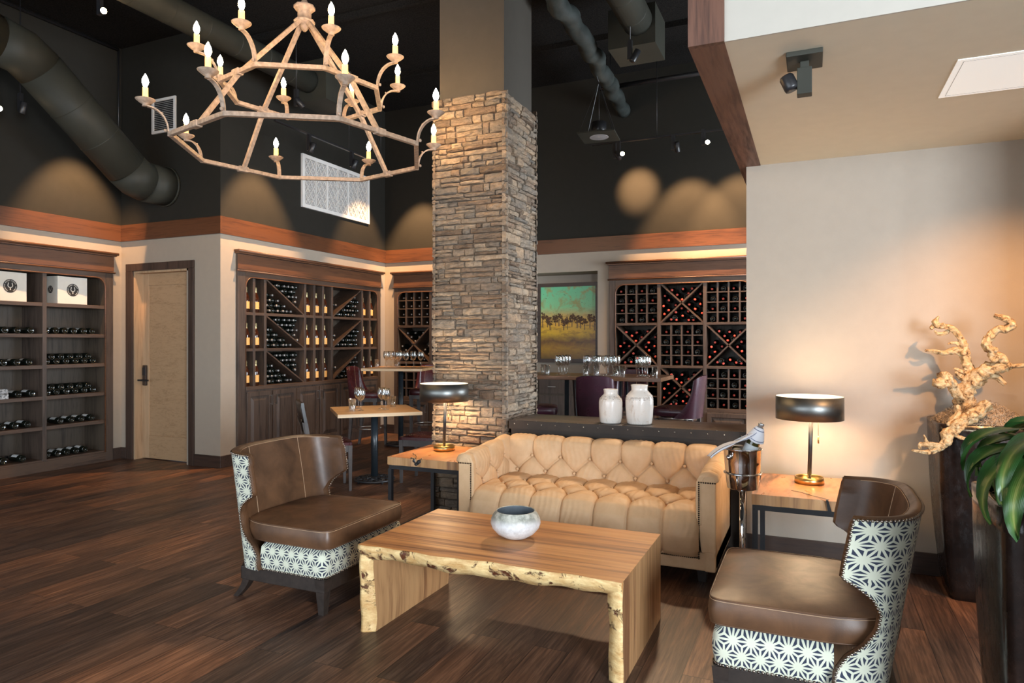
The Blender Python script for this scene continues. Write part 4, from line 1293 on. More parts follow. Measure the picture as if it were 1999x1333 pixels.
# bowl on the table
m = M()
m.lathe([(.0001, .004), (.045, .0), (.062, .004), (.098, .025), (.124, .054), (.133, .08), (.129, .105), (.117, .128), (.106, .141), (.104, .145), (.101, .1455), (.098, .143)], (0, 0, 0), 48)
bw = m.build('bowl', G['bowl'], loc=(-1.44, 3.305, HT + .001))
M().lathe([(.098, .143), (.103, .128), (.116, .10), (.118, .07), (.10, .03), (.05, .012), (.0001, .010)], (0, 0, 0), 48).build('inside', G['bowl_in'], bw)
tag(bw, 'squat speckled white ceramic bowl with grey inside on the coffee table', 'bowl')
# ------------------------------------------------------------------ side tables
def side_table(x0, x1, y0, y1, label, seed, knot):
    cx, cy = (x0 + x1) / 2, (y0 + y1) / 2
    c = thing('side_table', label, 'side table', (cx, cy, 0))
    hx_, hy = (x1 - x0) / 2, (y1 - y0) / 2; H = .60; T_ = .062
    r_ = random.Random(seed)
    m = M(); n = 36
    b = len(m.v)
    for k in range(n + 1):
        x = -hx_ + 2 * hx_ * k / n
        kn = exp(-((x - knot) / .045) ** 2)
        w_ = .0035 * sin(x * 40 + seed)
        for q in ((-hy + w_ + kn * .014, H - .001 - kn * .006), (-hy + w_ - .001 + kn * .010, H - T_), (hy, H - T_), (hy, H)):
            m.v.append((x, q[0], q[1]))
    for k in range(n):
        for j in range(4):
            j2 = (j + 1) % 4
            m.mi = 1 if j == 0 else 0
            m.face((b + k*4 + j, b + k*4 + j2, b + (k+1)*4 + j2, b + (k+1)*4 + j))
    m.mi = 1
    m.face([b + j for j in range(4)]); m.face([b + n*4 + j for j in reversed(range(4))])
    m.build('tabletop', [G['suarxy'], G['suarz']], c)
    # dark knot and crack in the slab edge
    m = M()
    if knot < 0:
        K = 13
        for k in range(K):
            a = knot - .045 + .09 * k / (K - 1); d_ = abs(k - (K - 1) / 2) / (K / 2)
            z_ = H - .004 - (.010 + .030 * (1 - d_)) * r_.uniform(.6, 1.1)
            m.ball((a, -hy + .020, z_), .013 + r_.uniform(0, .005), 7, 5, 1.2)
    else:
        b1 = len(m.v)
        m.hexa([(knot - .006, -hy - .0035, H - T_), (knot + .014, -hy - .0035, H - T_), (knot + .012, -hy + .02, H - T_), (knot, -hy + .02, H - T_), (knot - .016, -hy - .0035, H + .001), (knot - .004, -hy - .0035, H + .001), (knot - .006, -hy + .03, H + .001), (knot - .010, -hy + .03, H + .001)])
    m.build('bark_knot', G['black'], c)
    m = M(); p = [(knot, -hy + .01, H + .0008)]
    for k in range(9): p.append((p[-1][0] - .016 + r_.uniform(-.012, .006), p[-1][1] + .018 + r_.uniform(-.008, .012), H + .0008))
    for a, b_ in zip(p[:-1], p[1:]): m.bar(a, b_, r_.uniform(.002, .009), .0012)
    m.build('crack', G['ink'], c)
    m = M(); t_ = .032; xx, yy = hx_ - t_/2 - .002, hy - t_/2 - .004
    zt = H - T_ - t_/2
    for sx in (-1, 1):
        m.bar((sx*xx, -yy, zt), (sx*xx, yy, zt), t_)
    for sy in (-1, 1): m.bar((-xx, sy*yy, zt), (xx, sy*yy, zt), t_)
    m.build('frame', G['black'], c)
    m = M(); m.bar((-xx, yy, t_/2), (xx, yy, t_/2), t_)
    for sx in (-1, 1): m.bar((sx*xx, -yy, t_/2), (sx*xx, yy, t_/2), t_ - .001)
    m.build('floor_rail', G['black'], c)
    for sx in (-1, 1):
        for sy in (-1, 1): M().bar((sx*xx, sy*yy, 0), (sx*xx, sy*yy, zt - .015), t_ - .0016, t_ - .0016, (0, 1, 0)).build('leg', G['black'], c)
    return c
side_table(-3.02, -2.375, 4.435, 5.12, 'figured hardwood side table on black frame, between pillar and sofa', 3, -.07)
side_table(-.325, .40, 4.22, 4.92, 'figured hardwood side table on black frame, against the right taupe wall', 8, .05)
def table_lamp(x, y, label, ry):
    c = thing('table_lamp', label, 'table lamp', (x, y, .6012))
    m = M(); m.lathe([(.0001, .004), (.078, .004), (.078, .036), (.081, .040), (.087, .040), (.087, 0), (.0001, 0)], (0, 0, 0), 40)
    m.build('base', G['brass'], c)
    m = M(); m.cyl((0, 0, .004), (0, 0, .022), .019, .013); m.cyl((0, 0, .022), (.012, 0, .46), .0125); m.build('stem', G['black'], c)
    m = M(); r_ = .2; zb, zt = .405, .548
    m.lathe([(r_ - .003, zb), (r_, zb), (r_, zt), (r_ - .003, zt)], (0, 0, 0), 64)
    sh = m.build('lamp_shade', G['bronze'], c)
    M().lathe([(r_ - .003, zb), (r_ - .003, zt)], (0, 0, 0), 64).build('lining', G['shade_in'], sh)
    M().lathe([(.0001, zt - .03), (r_ - .004, zt - .03)], (0, 0, 0), 48).build('diffuser', G['glow'], sh)
    m = M(); m.bar((.012, 0, .40), (.012, 0, .53), .02); m.bar((-r_ + .003, 0, zb + .02), (r_ - .003, 0, zb + .02), .005); m.build('socket', G['brass'], c)
    m = M(); px = .052
    m.cyl((px, -.02, .30), (px, -.02, .43), .0012, n=5); m.cyl((px, -.02, .255), (px, -.02, .30), .0048, n=8); m.build('pull_chain', G['brass'], c)
    light('table_lamp_bulb_glow', 'POINT', (x, y, .6 + .46), 9.5, WARM2, shadow_soft_size=.05)
    light('table_lamp_up_light', 'AREA', (x, y, .6 + .552), 2.2, WARM2, aim=(x, y, 3), shape='DISK', size=.36)
    return c
table_lamp(-2.768, 4.88, 'gunmetal drum table lamp with brass base in front of the stone pillar', 0)
table_lamp(-.016, 4.69, 'gunmetal drum table lamp with brass base against the right taupe wall', 0)

# ------------------------------------------------------------------ bench wall and jars
b = thing('console_bench', 'long dark riveted console behind the sofa, between pillar and partition wall', 'console table', (0, 0, 0))
M().box(-2.30, -.435, 5.15, 5.68, .80, .84).build('top', G['bench'], b, bevel=.003)
M().box(-2.29, -.44, 5.165, 5.67, 0, .80).build('body', G['benchside'], b)
M().box(-2.302, -.433, 5.143, 5.152, .772, .842).build('edge_strip', G['benchside'], b)
m = M()
for k in range(16): m.ball((-2.25 + k * .119, 5.142, .815), .006, 6, 4)
for k in range(11): m.ball((-2.24 + k * .178, 5.157, .841), .004, 6, 4)
m.build('rivets', G['nickel'], b)
def jar(x, y, R_, H_, label):
    s = H_ / .312
    prof = [(.0001, .006), (R_ * .80, .004), (R_ * .84, .0), (R_ * .90, .012), (R_ * .96, .06 * s), (R_, .13 * s), (R_, .19 * s), (R_ * .985, .205 * s), (R_ * .93, .226 * s), (R_ * .72, .252 * s), (R_ * .60, .264 * s), (R_ * .575, .274 * s), (R_ * .59, .296 * s), (R_ * .62, .305 * s), (R_ * .61, .311 * s), (R_ * .54, .312 * s), (R_ * .50, .30 * s), (R_ * .50, .26 * s), (R_ * .8, .2 * s), (R_ * .8, .05 * s)]
    m = M(); m.lathe(prof, (0, 0, 0), 48)
    o = m.build('ceramic_jar', G['jar'], loc=(x, y, .841)); o.scale = (1, 1, 1)
    return tag(o, label, 'jar')
jar(-1.478, 5.30, .094, .272, 'smaller crackled white ceramic jar on the dark console')
jar(-1.252, 5.33, .109, .312, 'taller crackled white ceramic jar on the dark console')
for k, x in enumerate((-1.478, -1.252)):
    o = M().lathe([(.0001, 0), (.125, 0), (.125, .0012), (.0001, .0012)], (0, 0, 0), 4).build('felt_mat', G['black'], loc=(x, 5.31 + .02 * k, .8403), rot=(0, 0, .4))
    o.scale = (1, 1, .4); tag(o, 'thin dark mat under the %s white jar' % ('smaller' if k == 0 else 'taller'), 'mat')

# ------------------------------------------------------------------ ice bucket on stand
bk = thing('ice_bucket_stand', 'polished steel ice bucket stand beside the sofa arm', 'bucket stand', (-.365, 4.10, 0))
m = M(); m.cyl((0, 0, .02), (0, 0, .645), .0175, n=20); m.build('pole', G['chrome'], bk)
M().lathe([(.0001, .03), (.03, .028), (.06, .02), (.13, .01), (.135, 0), (.0001, 0)], (0, 0, 0), 36).build('base', G['chrome'], bk)
m = M(); r_ = .102
m.tube([(r_ * cos(a), r_ * sin(a), .743) for a in [2*pi*k/40 for k in range(41)]], .0045, 8)
for a in (0.3, 0.3 + 2*pi/3, .3 + 4*pi/3): m.tube([(.015 * cos(a), .015 * sin(a), .64), (.05 * cos(a), .05 * sin(a), .645), (.085 * cos(a), .085 * sin(a), .66), (r_ * cos(a), r_ * sin(a), .743)], .005, 6)
m.build('cradle_ring', G['chrome'], bk)
ib = thing('ice_bucket', 'polished steel ice bucket resting in its stand by the sofa arm', 'ice bucket', (-.365, 4.10, .655))
m = M(); m.lathe([(.0001, .006), (.078, .006), (.083, .0), (.086, .004), (.094, .08), (.101, .15), (.104, .222), (.1085, .228), (.106, .232), (.101, .226), (.098, .15), (.085, .012)], (0, 0, 0), 48)
m.build('body', G['chrome'], ib)
for s in (-1, 1):
    m = M(); a = -2.2 if s < 0 else .9
    m.ball((.112 * cos(a), .112 * sin(a), .185), .016, 12, 8); m.cyl((.10 * cos(a), .10 * sin(a), .185), (.112 * cos(a), .112 * sin(a), .185), .006); m.build('handle_knob', G['chrome'], ib)
bt = thing('wine_bottle', 'olive glass wine bottle tilted in the ice bucket under a striped napkin', 'wine bottle', (-.375, 4.10, .755))
ax = Vector((.38, .0, .92)).normalized()
bt.rotation_euler = ax.to_track_quat('Z', 'Y').to_euler()
M().lathe(prof_b, (0, 0, 0), 28, caps=(True, False)).build('bottle_body', G['green'], bt)
M().lathe([(r_ * 1.06, z) for r_, z in prof_n], (0, 0, 0), 20).build('capsule', G['silver'], bt)
m = M(); m.grid(lambda i, j: (.0383 * cos(2*pi*i/24), .0383 * sin(2*pi*i/24), .08 + .085 * j), 25, 2); m.build('label', G['label'], bt, fix=False)
P0 = Vector((-.375, 4.10, .755)) + ax * .225
e2 = Vector((0, 1, 0)); e1 = e2.cross(ax).normalized()
def napkin(i, j, nu=30, nv=16):
    # i: from the wrap round the neck down to the hem outside the rim; j: round the half tube of cloth
    s = i / (nu - 1); v = -1 + 2 * j / (nv - 1)
    C0 = P0 + ax * .025
    C1 = P0 - ax * .06 + Vector((-.045, -.02, .0))
    C2 = Vector((-.455, 4.03, .945)); C3 = Vector((-.535, 3.985, .838))
    t_ = s
    c_ = C0 * (1-t_)**3 + C1 * 3 * t_ * (1-t_)**2 + C2 * 3 * t_*t_ * (1-t_) + C3 * t_**3
    w_ = .026 + .050 * t_ ** .9
    ang = v * (2.6 - 1.7 * t_)
    n1 = e1.lerp(Vector((-.45, -.3, .85)), t_).normalized(); n2 = Vector((.25, -1, .1)).normalized()
    f_ = 1 + (.16 * t_) * sin(v * 9 + 2 * t_)
    return c_ + (n2 * sin(ang) * w_ * (1 + .6 * t_) - n1 * (1 - cos(ang)) * w_ * .55 + n1 * .012) * f_
m = M(); m.grid(lambda i, j: napkin(i, j), 30, 16, uv=lambda i, j: (j / 15, i / 29))
def wrap(i, j):
    a = 2*pi*i/28; q = j / 8; r_ = .0195 + .031 * q ** .85 + .002 * sin(5 * a + 3 * q) * q
    if q > .9: r_ += .002 * sin(9 * a)
    return Vector((-.375, 4.10, .755)) + ax * (.272 - .080 * q + .006 * sin(a * 2 + 1) * q) + e1 * cos(a) * r_ + e2 * sin(a) * r_
m.grid(wrap, 29, 9, uv=lambda i, j: (j / 8 * .9 + .02, i / 28))
o = m.build('napkin', G['napkin'], fix=False)
q = o.modifiers.new('t', 'SOLIDIFY'); q.thickness = .0025
tag(o, 'white napkin with dark blue stripe draped from the bottle over the bucket rim', 'napkin')

# ------------------------------------------------------------------ glasses
def g_wine():
    m = M(); m.lathe([(.0001, .003), (.034, .0), (.0355, .0015), (.012, .006), (.0045, .014), (.0036, .05), (.0038, .085), (.010, .098), (.030, .115), (.043, .145), (.0465, .170), (.044, .20), (.0385, .228), (.0378, .228), (.043, .20), (.0452, .170), (.042, .146), (.028, .118), (.0001, .101)], (0, 0, 0), 24)
    return m.build('wine_glass', G['glass'], fix=False)
def g_tumbler():
    m = M(); m.lathe([(.0001, 0), (.030, 0), (.031, .004), (.0375, .115), (.0365, .115), (.030, .010), (.0001, .008)], (0, 0, 0), 24)
    return m.build('water_glass', G['glass'], fix=False)
PG = Pool(g_wine()); PT = Pool(g_tumbler())
def glass(pool, x, y, z, lab, grp, cat='wine glass'): pool.put((x, y, z), (0, 0, R.uniform(0, 3)), lab, cat, grp)

# ------------------------------------------------------------------ pedestal tables
def ped_table(x, y, H, side, rz, label, mat_t, th=.036, rb=.215, ht=None, edge=None):
    c = thing('pedestal_table', label, 'table', (x, y, 0), rz)
    h = side / 2
    m = M().box(-h, h, -h, h, H - th, H); o = m.build('tabletop', [mat_t], c, bevel=.003)
    m = M(); m.box(-h - .002, h + .002, -h - .002, -h + .001, H - th + .001, H - .002); m.build('edge_band', G['tableedge'], c)
    M().cyl((0, 0, .03), (0, 0, H - th), .037, n=28).build('pole', G['blacktube'], c)
    M().lathe([(.0001, H - th - .004), (.14, H - th - .004), (.14, H - th), (.0001, H - th)], (0, 0, 0), 24).build('mount_plate', G['black'], c)
    m = M()
    m.lathe([(rb * .97, .018), (rb, .024), (rb, .036), (rb * .94, .042), (rb * .9, .036), (rb * .9, .02)], (0, 0, 0), 48)
    m.lathe([(.0001, .062), (.05, .06), (.065, .05), (.07, .03), (.0001, .03)], (0, 0, 0), 32)
    m.lathe([(rb * .52, .036), (rb * .55, .046), (rb * .60, .046), (rb * .63, .036)], (0, 0, 0), 40)
    for k in range(16):
        a = 2*pi*k/16
        pts = []
        for t_ in range(9):
            q = t_ / 8; rad = .065 + (rb * .93 - .065) * q; aa = a + .28 * sin(q * pi * 2) * (1 if k % 2 else -1)
            pts.append((rad * cos(aa), rad * sin(aa), .050 - .012 * q))
        m.tube(pts, .0075, 5)
        rr_ = rb * .77; m.tube([(rr_ * cos(a) + .018 * cos(b_), rr_ * sin(a) + .018 * sin(b_), .042) for b_ in [2*pi*j/8 for j in range(9)]], .005, 5)
    for k in range(4): a = 2*pi*k/4 + .3; m.cyl((rb*.85*cos(a), rb*.85*sin(a), 0), (rb*.85*cos(a), rb*.85*sin(a), .022), .012, n=8)
    m.build('cast_iron_base', G['black'], c)
    return c
ped_table(-4.27, 6.03, .77, .845, radians(44), 'square pale wood dining table on black pedestal left of the pillar', G['tabletop'])
ped_table(-5.37, 8.22, 1.12, .86, radians(16), 'tall square wood bar table on black pedestal, left of the pillar', G['tabletop'])
GD = 'glassware on the dining table'
glass(PG, -4.33, 5.873, .771, 'front wine glass beside water glass, left cluster on dining table', GD)
glass(PG, -4.47, 6.02, .771, 'wine glass behind another in left cluster on dining table', GD)
glass(PG, -4.13, 6.037, .771, 'front wine glass of right cluster on dining table', GD)
glass(PG, -4.24, 6.12, .771, 'wine glass behind another in right cluster on dining table', GD)
glass(PT, -4.36, 5.77, .771, 'water glass at the left front of dining table', GD, 'water glass')
glass(PT, -4.45, 5.88, .771, 'water glass half hidden behind another, dining table left cluster', GD, 'water glass')
glass(PT, -4.24, 6.33, .771, 'water glass at the right rear of dining table', GD, 'water glass')
GB = 'glassware on the tall bar table'
glass(PT, -5.70, 8.11, 1.121, 'water glass standing alone at left of tall bar table', GB, 'water glass')
for k, (x, y) in enumerate(((-5.64, 8.26), (-5.63, 8.36), (-5.62, 8.46), (-5.60, 8.55))):
    glass(PG, x, y, 1.121, 'wine glass, %s from camera in left cluster on tall bar table' % ORD[k], GB)
glass(PT, -5.52, 8.33, 1.121, 'water glass beside the wine glass cluster on tall bar table', GB, 'water glass')
for k, (x, y) in enumerate(((-5.44, 8.28), (-5.34, 8.31), (-5.235, 8.34), (-5.13, 8.37))):
    glass(PG, x, y, 1.121, 'wine glass, %s in the spaced row on tall bar table' % ORD[k], GB)

# ------------------------------------------------------------------ long bar table
lt = thing('bar_table', 'long reclaimed wood bar table behind the white jars', 'table', (-2.67, 7.66, 0))
M().box(-1.19, 1.19, -.37, .37, 1.055, 1.10).build('tabletop', G['bartop'], lt, bevel=.004)
for sx in (-1, 1):
    x = sx * .78 - .25 if sx > 0 else -.85
    if sx > 0: x = .69
    m = M(); m.bar((x, -.30, 0), (x, -.12, 1.055), .055, .022, (1, 0, 0)); m.bar((x, .30, 0), (x, .12, 1.055), .055, .022, (1, 0, 0)); m.bar((x, -.24, .3), (x, .24, .3), .04); m.build('leg', G['blacktube'], lt)
m = M(); m.bar((.0, -.02, .0), (.06, -.18, 1.055), .05, .05); m.bar((.16, .02, 0), (.06, .12, 1.055), .05, .05); m.build('leg', G['blacktube'], lt)
M().bar((-.85, 0, .3), (.69, 0, .3), .03).build('stretcher', G['blacktube'], lt)
GL = 'glassware on the long bar table'
glass(PT, -2.83, 7.42, 1.101, 'water glass near the stone pillar on long bar table', GL, 'water glass')
glass(PT, -2.95, 7.60, 1.101, 'water glass touching the pillar outline on long bar table', GL, 'water glass')
for k, (x, y) in enumerate(((-2.73, 7.54), (-2.735, 7.66), (-2.74, 7.78), (-2.745, 7.90))):
    glass(PG, x, y, 1.101, 'wine glass, %s from camera in left diagonal row on long bar table' % ORD[k], GL)
for k, (x, y) in enumerate(((-2.37, 7.50), (-2.27, 7.53), (-2.175, 7.56), (-2.08, 7.58))):
    glass(PG, x, y, 1.101, 'wine glass, %s in the front row of middle cluster, long bar table' % ORD[k], GL)
for k, (x, y) in enumerate(((-2.42, 7.72), (-2.31, 7.74), (-2.20, 7.77), (-2.10, 7.80))):
    glass(PG, x, y, 1.101, 'wine glass, %s in the rear row of middle cluster, long bar table' % ORD[k], GL)
for k, (x, y) in enumerate(((-2.36, 7.41), (-2.24, 7.44), (-2.02, 7.46), (-1.955, 7.50))):
    glass(PT, x, y, 1.101, 'water glass, %s along the middle cluster of long bar table' % ORD[k], GL, 'water glass')
for k, (x, y) in enumerate(((-1.78, 7.56), (-1.77, 7.68), (-1.765, 7.80), (-1.70, 7.62))):
    glass(PG, x, y, 1.101, 'wine glass, %s in the right cluster of long bar table' % ORD[k], GL)
glass(PT, -1.60, 7.56, 1.101, 'water glass at the right end of long bar table', GL, 'water glass')

# ------------------------------------------------------------------ stools
def bar_stool(loc, rz, label, mat, band=False, w=.43, group=None):
    c = thing('bar_stool', label, 'bar stool', loc, rz, group)   # sitter looks towards +x
    h = w / 2; zs_ = .70
    m = M()
    def seat(z0, z1, puff):
        n = 18
        def F(zz, pf):
            def f_(i, j):
                u, v = -1 + 2*i/(n-1), -1 + 2*j/(n-1)
                e = 6; r_ = (abs(u)**e + abs(v)**e) ** (1/e); mx = max(abs(u), abs(v)); k_ = mx / r_ if r_ > 0 else 1
                return (u * k_ * h * .98 + .02, v * k_ * h, zz + pf * (1 - u**4) * (1 - v**4))
            return f_
        m.grid(F(z1, puff), n, n); m.grid(F(z0, 0), n, n)
        ring = [(i, 0) for i in range(n)] + [(n-1, j) for j in range(1, n)] + [(i, n-1) for i in range(n-2, -1, -1)] + [(0, j) for j in range(n-2, 0, -1)]
        A, B = F(z0, 0), F(z1, 0)
        def wl(i, j):
            p, q = Vector(A(*ring[i % len(ring)])), Vector(B(*ring[i % len(ring)])); t_ = j / 4
            v_ = p.lerp(q, t_); d_ = Vector((v_.x, v_.y, 0)).normalized() * .010 * sin(pi * t_); return v_ + d_
        m.grid(wl, len(ring), 5, closed_u=True)
    seat(zs_, zs_ + .075, .022)
    m.build('seat', mat, c)
    # curved back
    m = M(); N_ = 20
    def bk(off):
        def f_(i, j):
            t_ = -1 + 2 * i / (N_ - 1); z = zs_ - .02 + (1.13 - zs_ + .02) * j / 12; k_ = j / 12
            hw = h * (1.0 - .10 * k_); arm = .16 * (1 - k_) ** 3 if True else 0
            th = t_ * pi / 2
            x = -h + .055 - .05 * k_ - (.075 + off) * cos(th) ** .8 + (arm * (abs(t_) ** 4))
            y = (hw + off) * sin(th) if abs(t_) < 1 else (hw + off) * t_
            zz = z - .05 * abs(t_) ** 3 * k_
            return (x, y, zz)
        return f_
    A, B = bk(.012), bk(-.025)
    m.grid(A, N_, 13); m.grid(B, N_, 13)
    ring = [(0, j) for j in range(13)] + [(i, 12) for i in range(1, N_)] + [(N_-1, j) for j in range(11, -1, -1)]
    ra = [A(*q) for q in ring]; rb_ = [B(*q) for q in ring]
    def edge_(i, j):
        p, q = Vector(ra[i]), Vector(rb_[i]); v_ = p.lerp(q, j / 2)
        if j == 1: v_.z += .006; v_.x += .004
        return v_
    m.grid(edge_, len(ring), 3)
    m.build('backrest', mat, c)
    m = M()
    for f in (.32, .68): m.tube([tuple(Vector(B(int(f * (N_-1)), j)) + Vector((.0015, 0, 0))) for j in range(2, 13)], .0014, 4)
    m.build('seam', G['stitch'], c)
    fr = G['nickel'] if band else G['wornwood']
    m = M()
    if band: m.lathe([(h * .9, zs_ - .055), (h * .92, zs_ - .055), (h * .92, zs_ - .002), (h * .9, zs_ - .002)], (0, 0, 0), 32)
    else: m.box(-h + .02, h - .0, -h + .01, h - .01, zs_ - .055, zs_)
    m.build('seat_frame', fr, c)
    lw = G['wornwood']
    for sx in (-1, 1):
        for sy in (-1, 1):
            m = M()
            rg = []
            for k in range(6):
                q = k / 5; z = (zs_ - .03) * (1 - q); xo = (h - .04) + (.05 * q ** 2.2 if sx < 0 else .012 * q); hh = .023 - .007 * q
                rg.append([(sx*xo - hh, sy*(h - .035) - hh, z), (sx*xo + hh, sy*(h - .035) - hh, z), (sx*xo + hh, sy*(h - .035) + hh, z), (sx*xo - hh, sy*(h - .035) + hh, z)])
            m.ring_faces(rg, 4)
            m.build('leg', lw, c)
    m = M(); rr_ = h - .035
    m.tube([(rr_ * .98 * cos(a), rr_ * .98 * sin(a), .26) for a in [2*pi*k/32 for k in range(33)]], .009, 6)
    m.build('footrest_ring', G['nickel'], c)
    return c
bar_stool((-5.78, 8.02, 0), radians(12), 'burgundy leather bar stool left of the tall bar table, back to the cabinet', G['burg'])
bar_stool((-5.28, 8.78, 0), radians(-76), 'burgundy leather bar stool behind the tall bar table pole', G['burg'])
gS = None
bar_stool((-2.10, 7.10, 0), radians(92), 'plum leather bar stool with its back to the camera, behind the jars', G['plum'])
bar_stool((-1.33, 7.45, 0), radians(176), 'plum leather bar stool with nickel band at the right end of the long table', G['plum'], True, .44)
bar_stool((-2.12, 8.30, 0), radians(-92), 'dark leather bar stool on the far side of the long table', G['plum'])
bar_stool((-2.80, 7.00, 0), radians(20), 'dark leather bar stool half hidden beside the stone pillar', G['plum'])

# ------------------------------------------------------------------ dining chairs
def dining_chair(loc, rz, label):
    c = thing('dining_chair', label, 'dining chair', loc, rz, 'dark wood dining chairs at the square table')
    h = .215; zs_ = .455
    m = M(); n = 14
    def F(zz, pf):
        def f_(i, j):
            u, v = -1 + 2*i/(n-1), -1 + 2*j/(n-1)
            return (u * h * (1 - .04 * v * v) + .005, v * h * (1 - .03*u*u), zz + pf * (1 - u**4) * (1 - v**4))
        return f_
    m.grid(F(zs_ + .03, .025), n, n)
    ring = [(i, 0) for i in range(n)] + [(n-1, j) for j in range(1, n)] + [(i, n-1) for i in range(n-2, -1, -1)] + [(0, j) for j in range(n-2, 0, -1)]
    A, B = F(zs_, 0), F(zs_ + .03, 0)
    m.grid(lambda i, j: Vector(A(*ring[i % len(ring)])).lerp(Vector(B(*ring[i % len(ring)])), j), len(ring), 2, closed_u=True)
    m.build('seat', G['burg'], c)
    m = M(); t_ = .022
    for s in (-1, 1):
        m.box(-h + .01, h - .01, s * (h - .02) - t_/2, s * (h - .02) + t_/2, zs_ - .065, zs_)
        m.box(-h + .02, h - .02, s * (h - .022) - .008, s * (h - .022) + .008, .285, .315)
    m.box(h - .035, h - .012, -h + .02, h - .02, zs_ - .065, zs_); m.box(-h + .012, -h + .035, -h + .02, h - .02, zs_ - .065, zs_)
    m.build('apron', G['wornwood'], c)
    for s in (-1, 1):
        M().taper((h - .02, s * (h - .02), 0), (h - .022, s * (h - .02), zs_), .026, .042).build('leg', G['wornwood'], c, bevel=.002)
        m = M(); rg = []
        for q in (0, .12, .25, .45, .55, .75, .95):
            z = q / .95 * .86; x = -h + .02 - (.05 * (1 - z / .45) ** 2 if z < .45 else -.0) - (.0 if z < .45 else .22 * (z - .45) ** 1.25)
            rg.append([(x - .018, s * (h - .02) - .014, z), (x + .018, s * (h - .02) - .014, z), (x + .018, s * (h - .02) + .014, z), (x - .018, s * (h - .02) + .014, z)])
        m.ring_faces(rg, 4); m.build('leg', G['wornwood'], c)
    m = M(); N_ = 14
    def top(i, j):
        v = -1 + 2 * i / (N_ - 1); prof = [(.0, .70), (.024, .70), (.022, .86), (.014, .895), (-.012, .895), (-.004, .80), (.0, .70)][j]
        z = prof[1] ; k_ = (z - .45)
        return (-h - .22 * max(0, k_) ** 1.25 - .030 * (1 - v*v) + .03 - prof[0], v * (h + .012), z + (.012 * (1 - v*v) if z > .8 else 0))
    m.grid(top, N_, 7)
    b0 = len(m.v)
    for i in (0, N_ - 1):
        q = [top(i, j) for j in range(6)]; bb_ = len(m.v); m.v += q; m.face([bb_ + k for k in range(6)])
    m.build('top_rail', G['darkwood'], c)
    m = M()
    for s in (-1, 1): m.bar((-h + .0, s * (h - .03), .48), (-h - .06, -s * (h - .03), .72), .03, .012, (1, 0, 0))
    m.build('cross_slats', G['darkwood'], c)
    return c
dining_chair((-4.50, 5.55, 0), radians(46), 'dark wood dining chair with burgundy seat left of the dining table')
dining_chair((-3.80, 6.30, 0), radians(188), 'dark wood dining chair with brown seat between table and stone pillar')

# ------------------------------------------------------------------ painting and back counter in the niche
p = thing('framed_painting', 'framed abstract landscape painting of brown trees under turquoise sky', 'painting', (-3.36, YB + .40, 1.77))
W2, H2 = .435, .545
m = M(); t_ = .055
m.box(-W2 - t_, W2 + t_, -.03, .03, H2, H2 + t_).box(-W2 - t_, W2 + t_, -.03, .03, -H2 - t_, -H2).box(-W2 - t_, -W2, -.03, .03, -H2, H2).box(W2, W2 + t_, -.03, .03, -H2, H2)
m.build('frame', G['base'], p)
m = M(); m.v = [(-W2, -.012, -H2), (W2, -.012, -H2), (W2, -.012, H2), (-W2, -.012, H2)]; m.face((0, 1, 2, 3), [(0, 0), (1, 0), (1, 1), (0, 1)])
m.build('canvas', G['canvas'], p, fix=False)
m = M(); rr = random.Random(11)
for k in range(13):
    x = -W2 + .03 + k * .068 + rr.uniform(-.015, .015); zb = -.06 - .05 * k / 12 + rr.uniform(-.05, .03); zc_ = zb + rr.uniform(.08, .13)
    m.bar((x, -.0145, zb), (x + rr.uniform(-.004, .004), -.0145, zc_), rr.uniform(.009, .015), .003, (0, 1, 0))
    for q in range(40):
        a = rr.uniform(0, 2*pi); r_ = rr.uniform(0, .055) ; s_ = rr.uniform(.006, .017)
        u, v = x + r_ * cos(a) * .9, zc_ + .03 + r_ * sin(a) * 1.1
        if abs(u) > W2 - .01: continue
        m.ball((u, -.0135, v), s_, 6, 3, .9)
for v_i, v_ in enumerate(m.v): m.v[v_i] = (v_[0], -.0125 + (v_[1] + .0125) * .15 - .001, v_[2])
m.build('painted_trees', G['treepaint'], p, fix=False)
bc = thing('back_counter', 'dark low counter under the painting behind the long bar table', 'counter', (-3.46, YB + .22, 0))
M().box(-.66, .66, -.22, .22, .96, 1.0).build('worktop', G['bench'], bc)
M().box(-.66, .66, -.20, .22, 0, .96).build('body', G['cabin'], bc)
for k in range(3):
    d_ = M().box(-.64 + k * .43, -.24 + k * .43, -.215, -.20, .08, .70).build('door', G['cab'], bc)
    d2 = M().box(-.64 + k * .43, -.24 + k * .43, -.215, -.20, .73, .93).build('drawer', G['cab'], bc)
    M().bar((-.50 + k * .43, -.235, .83), (-.38 + k * .43, -.235, .83), .008).build('handle', G['nickel'], d2)
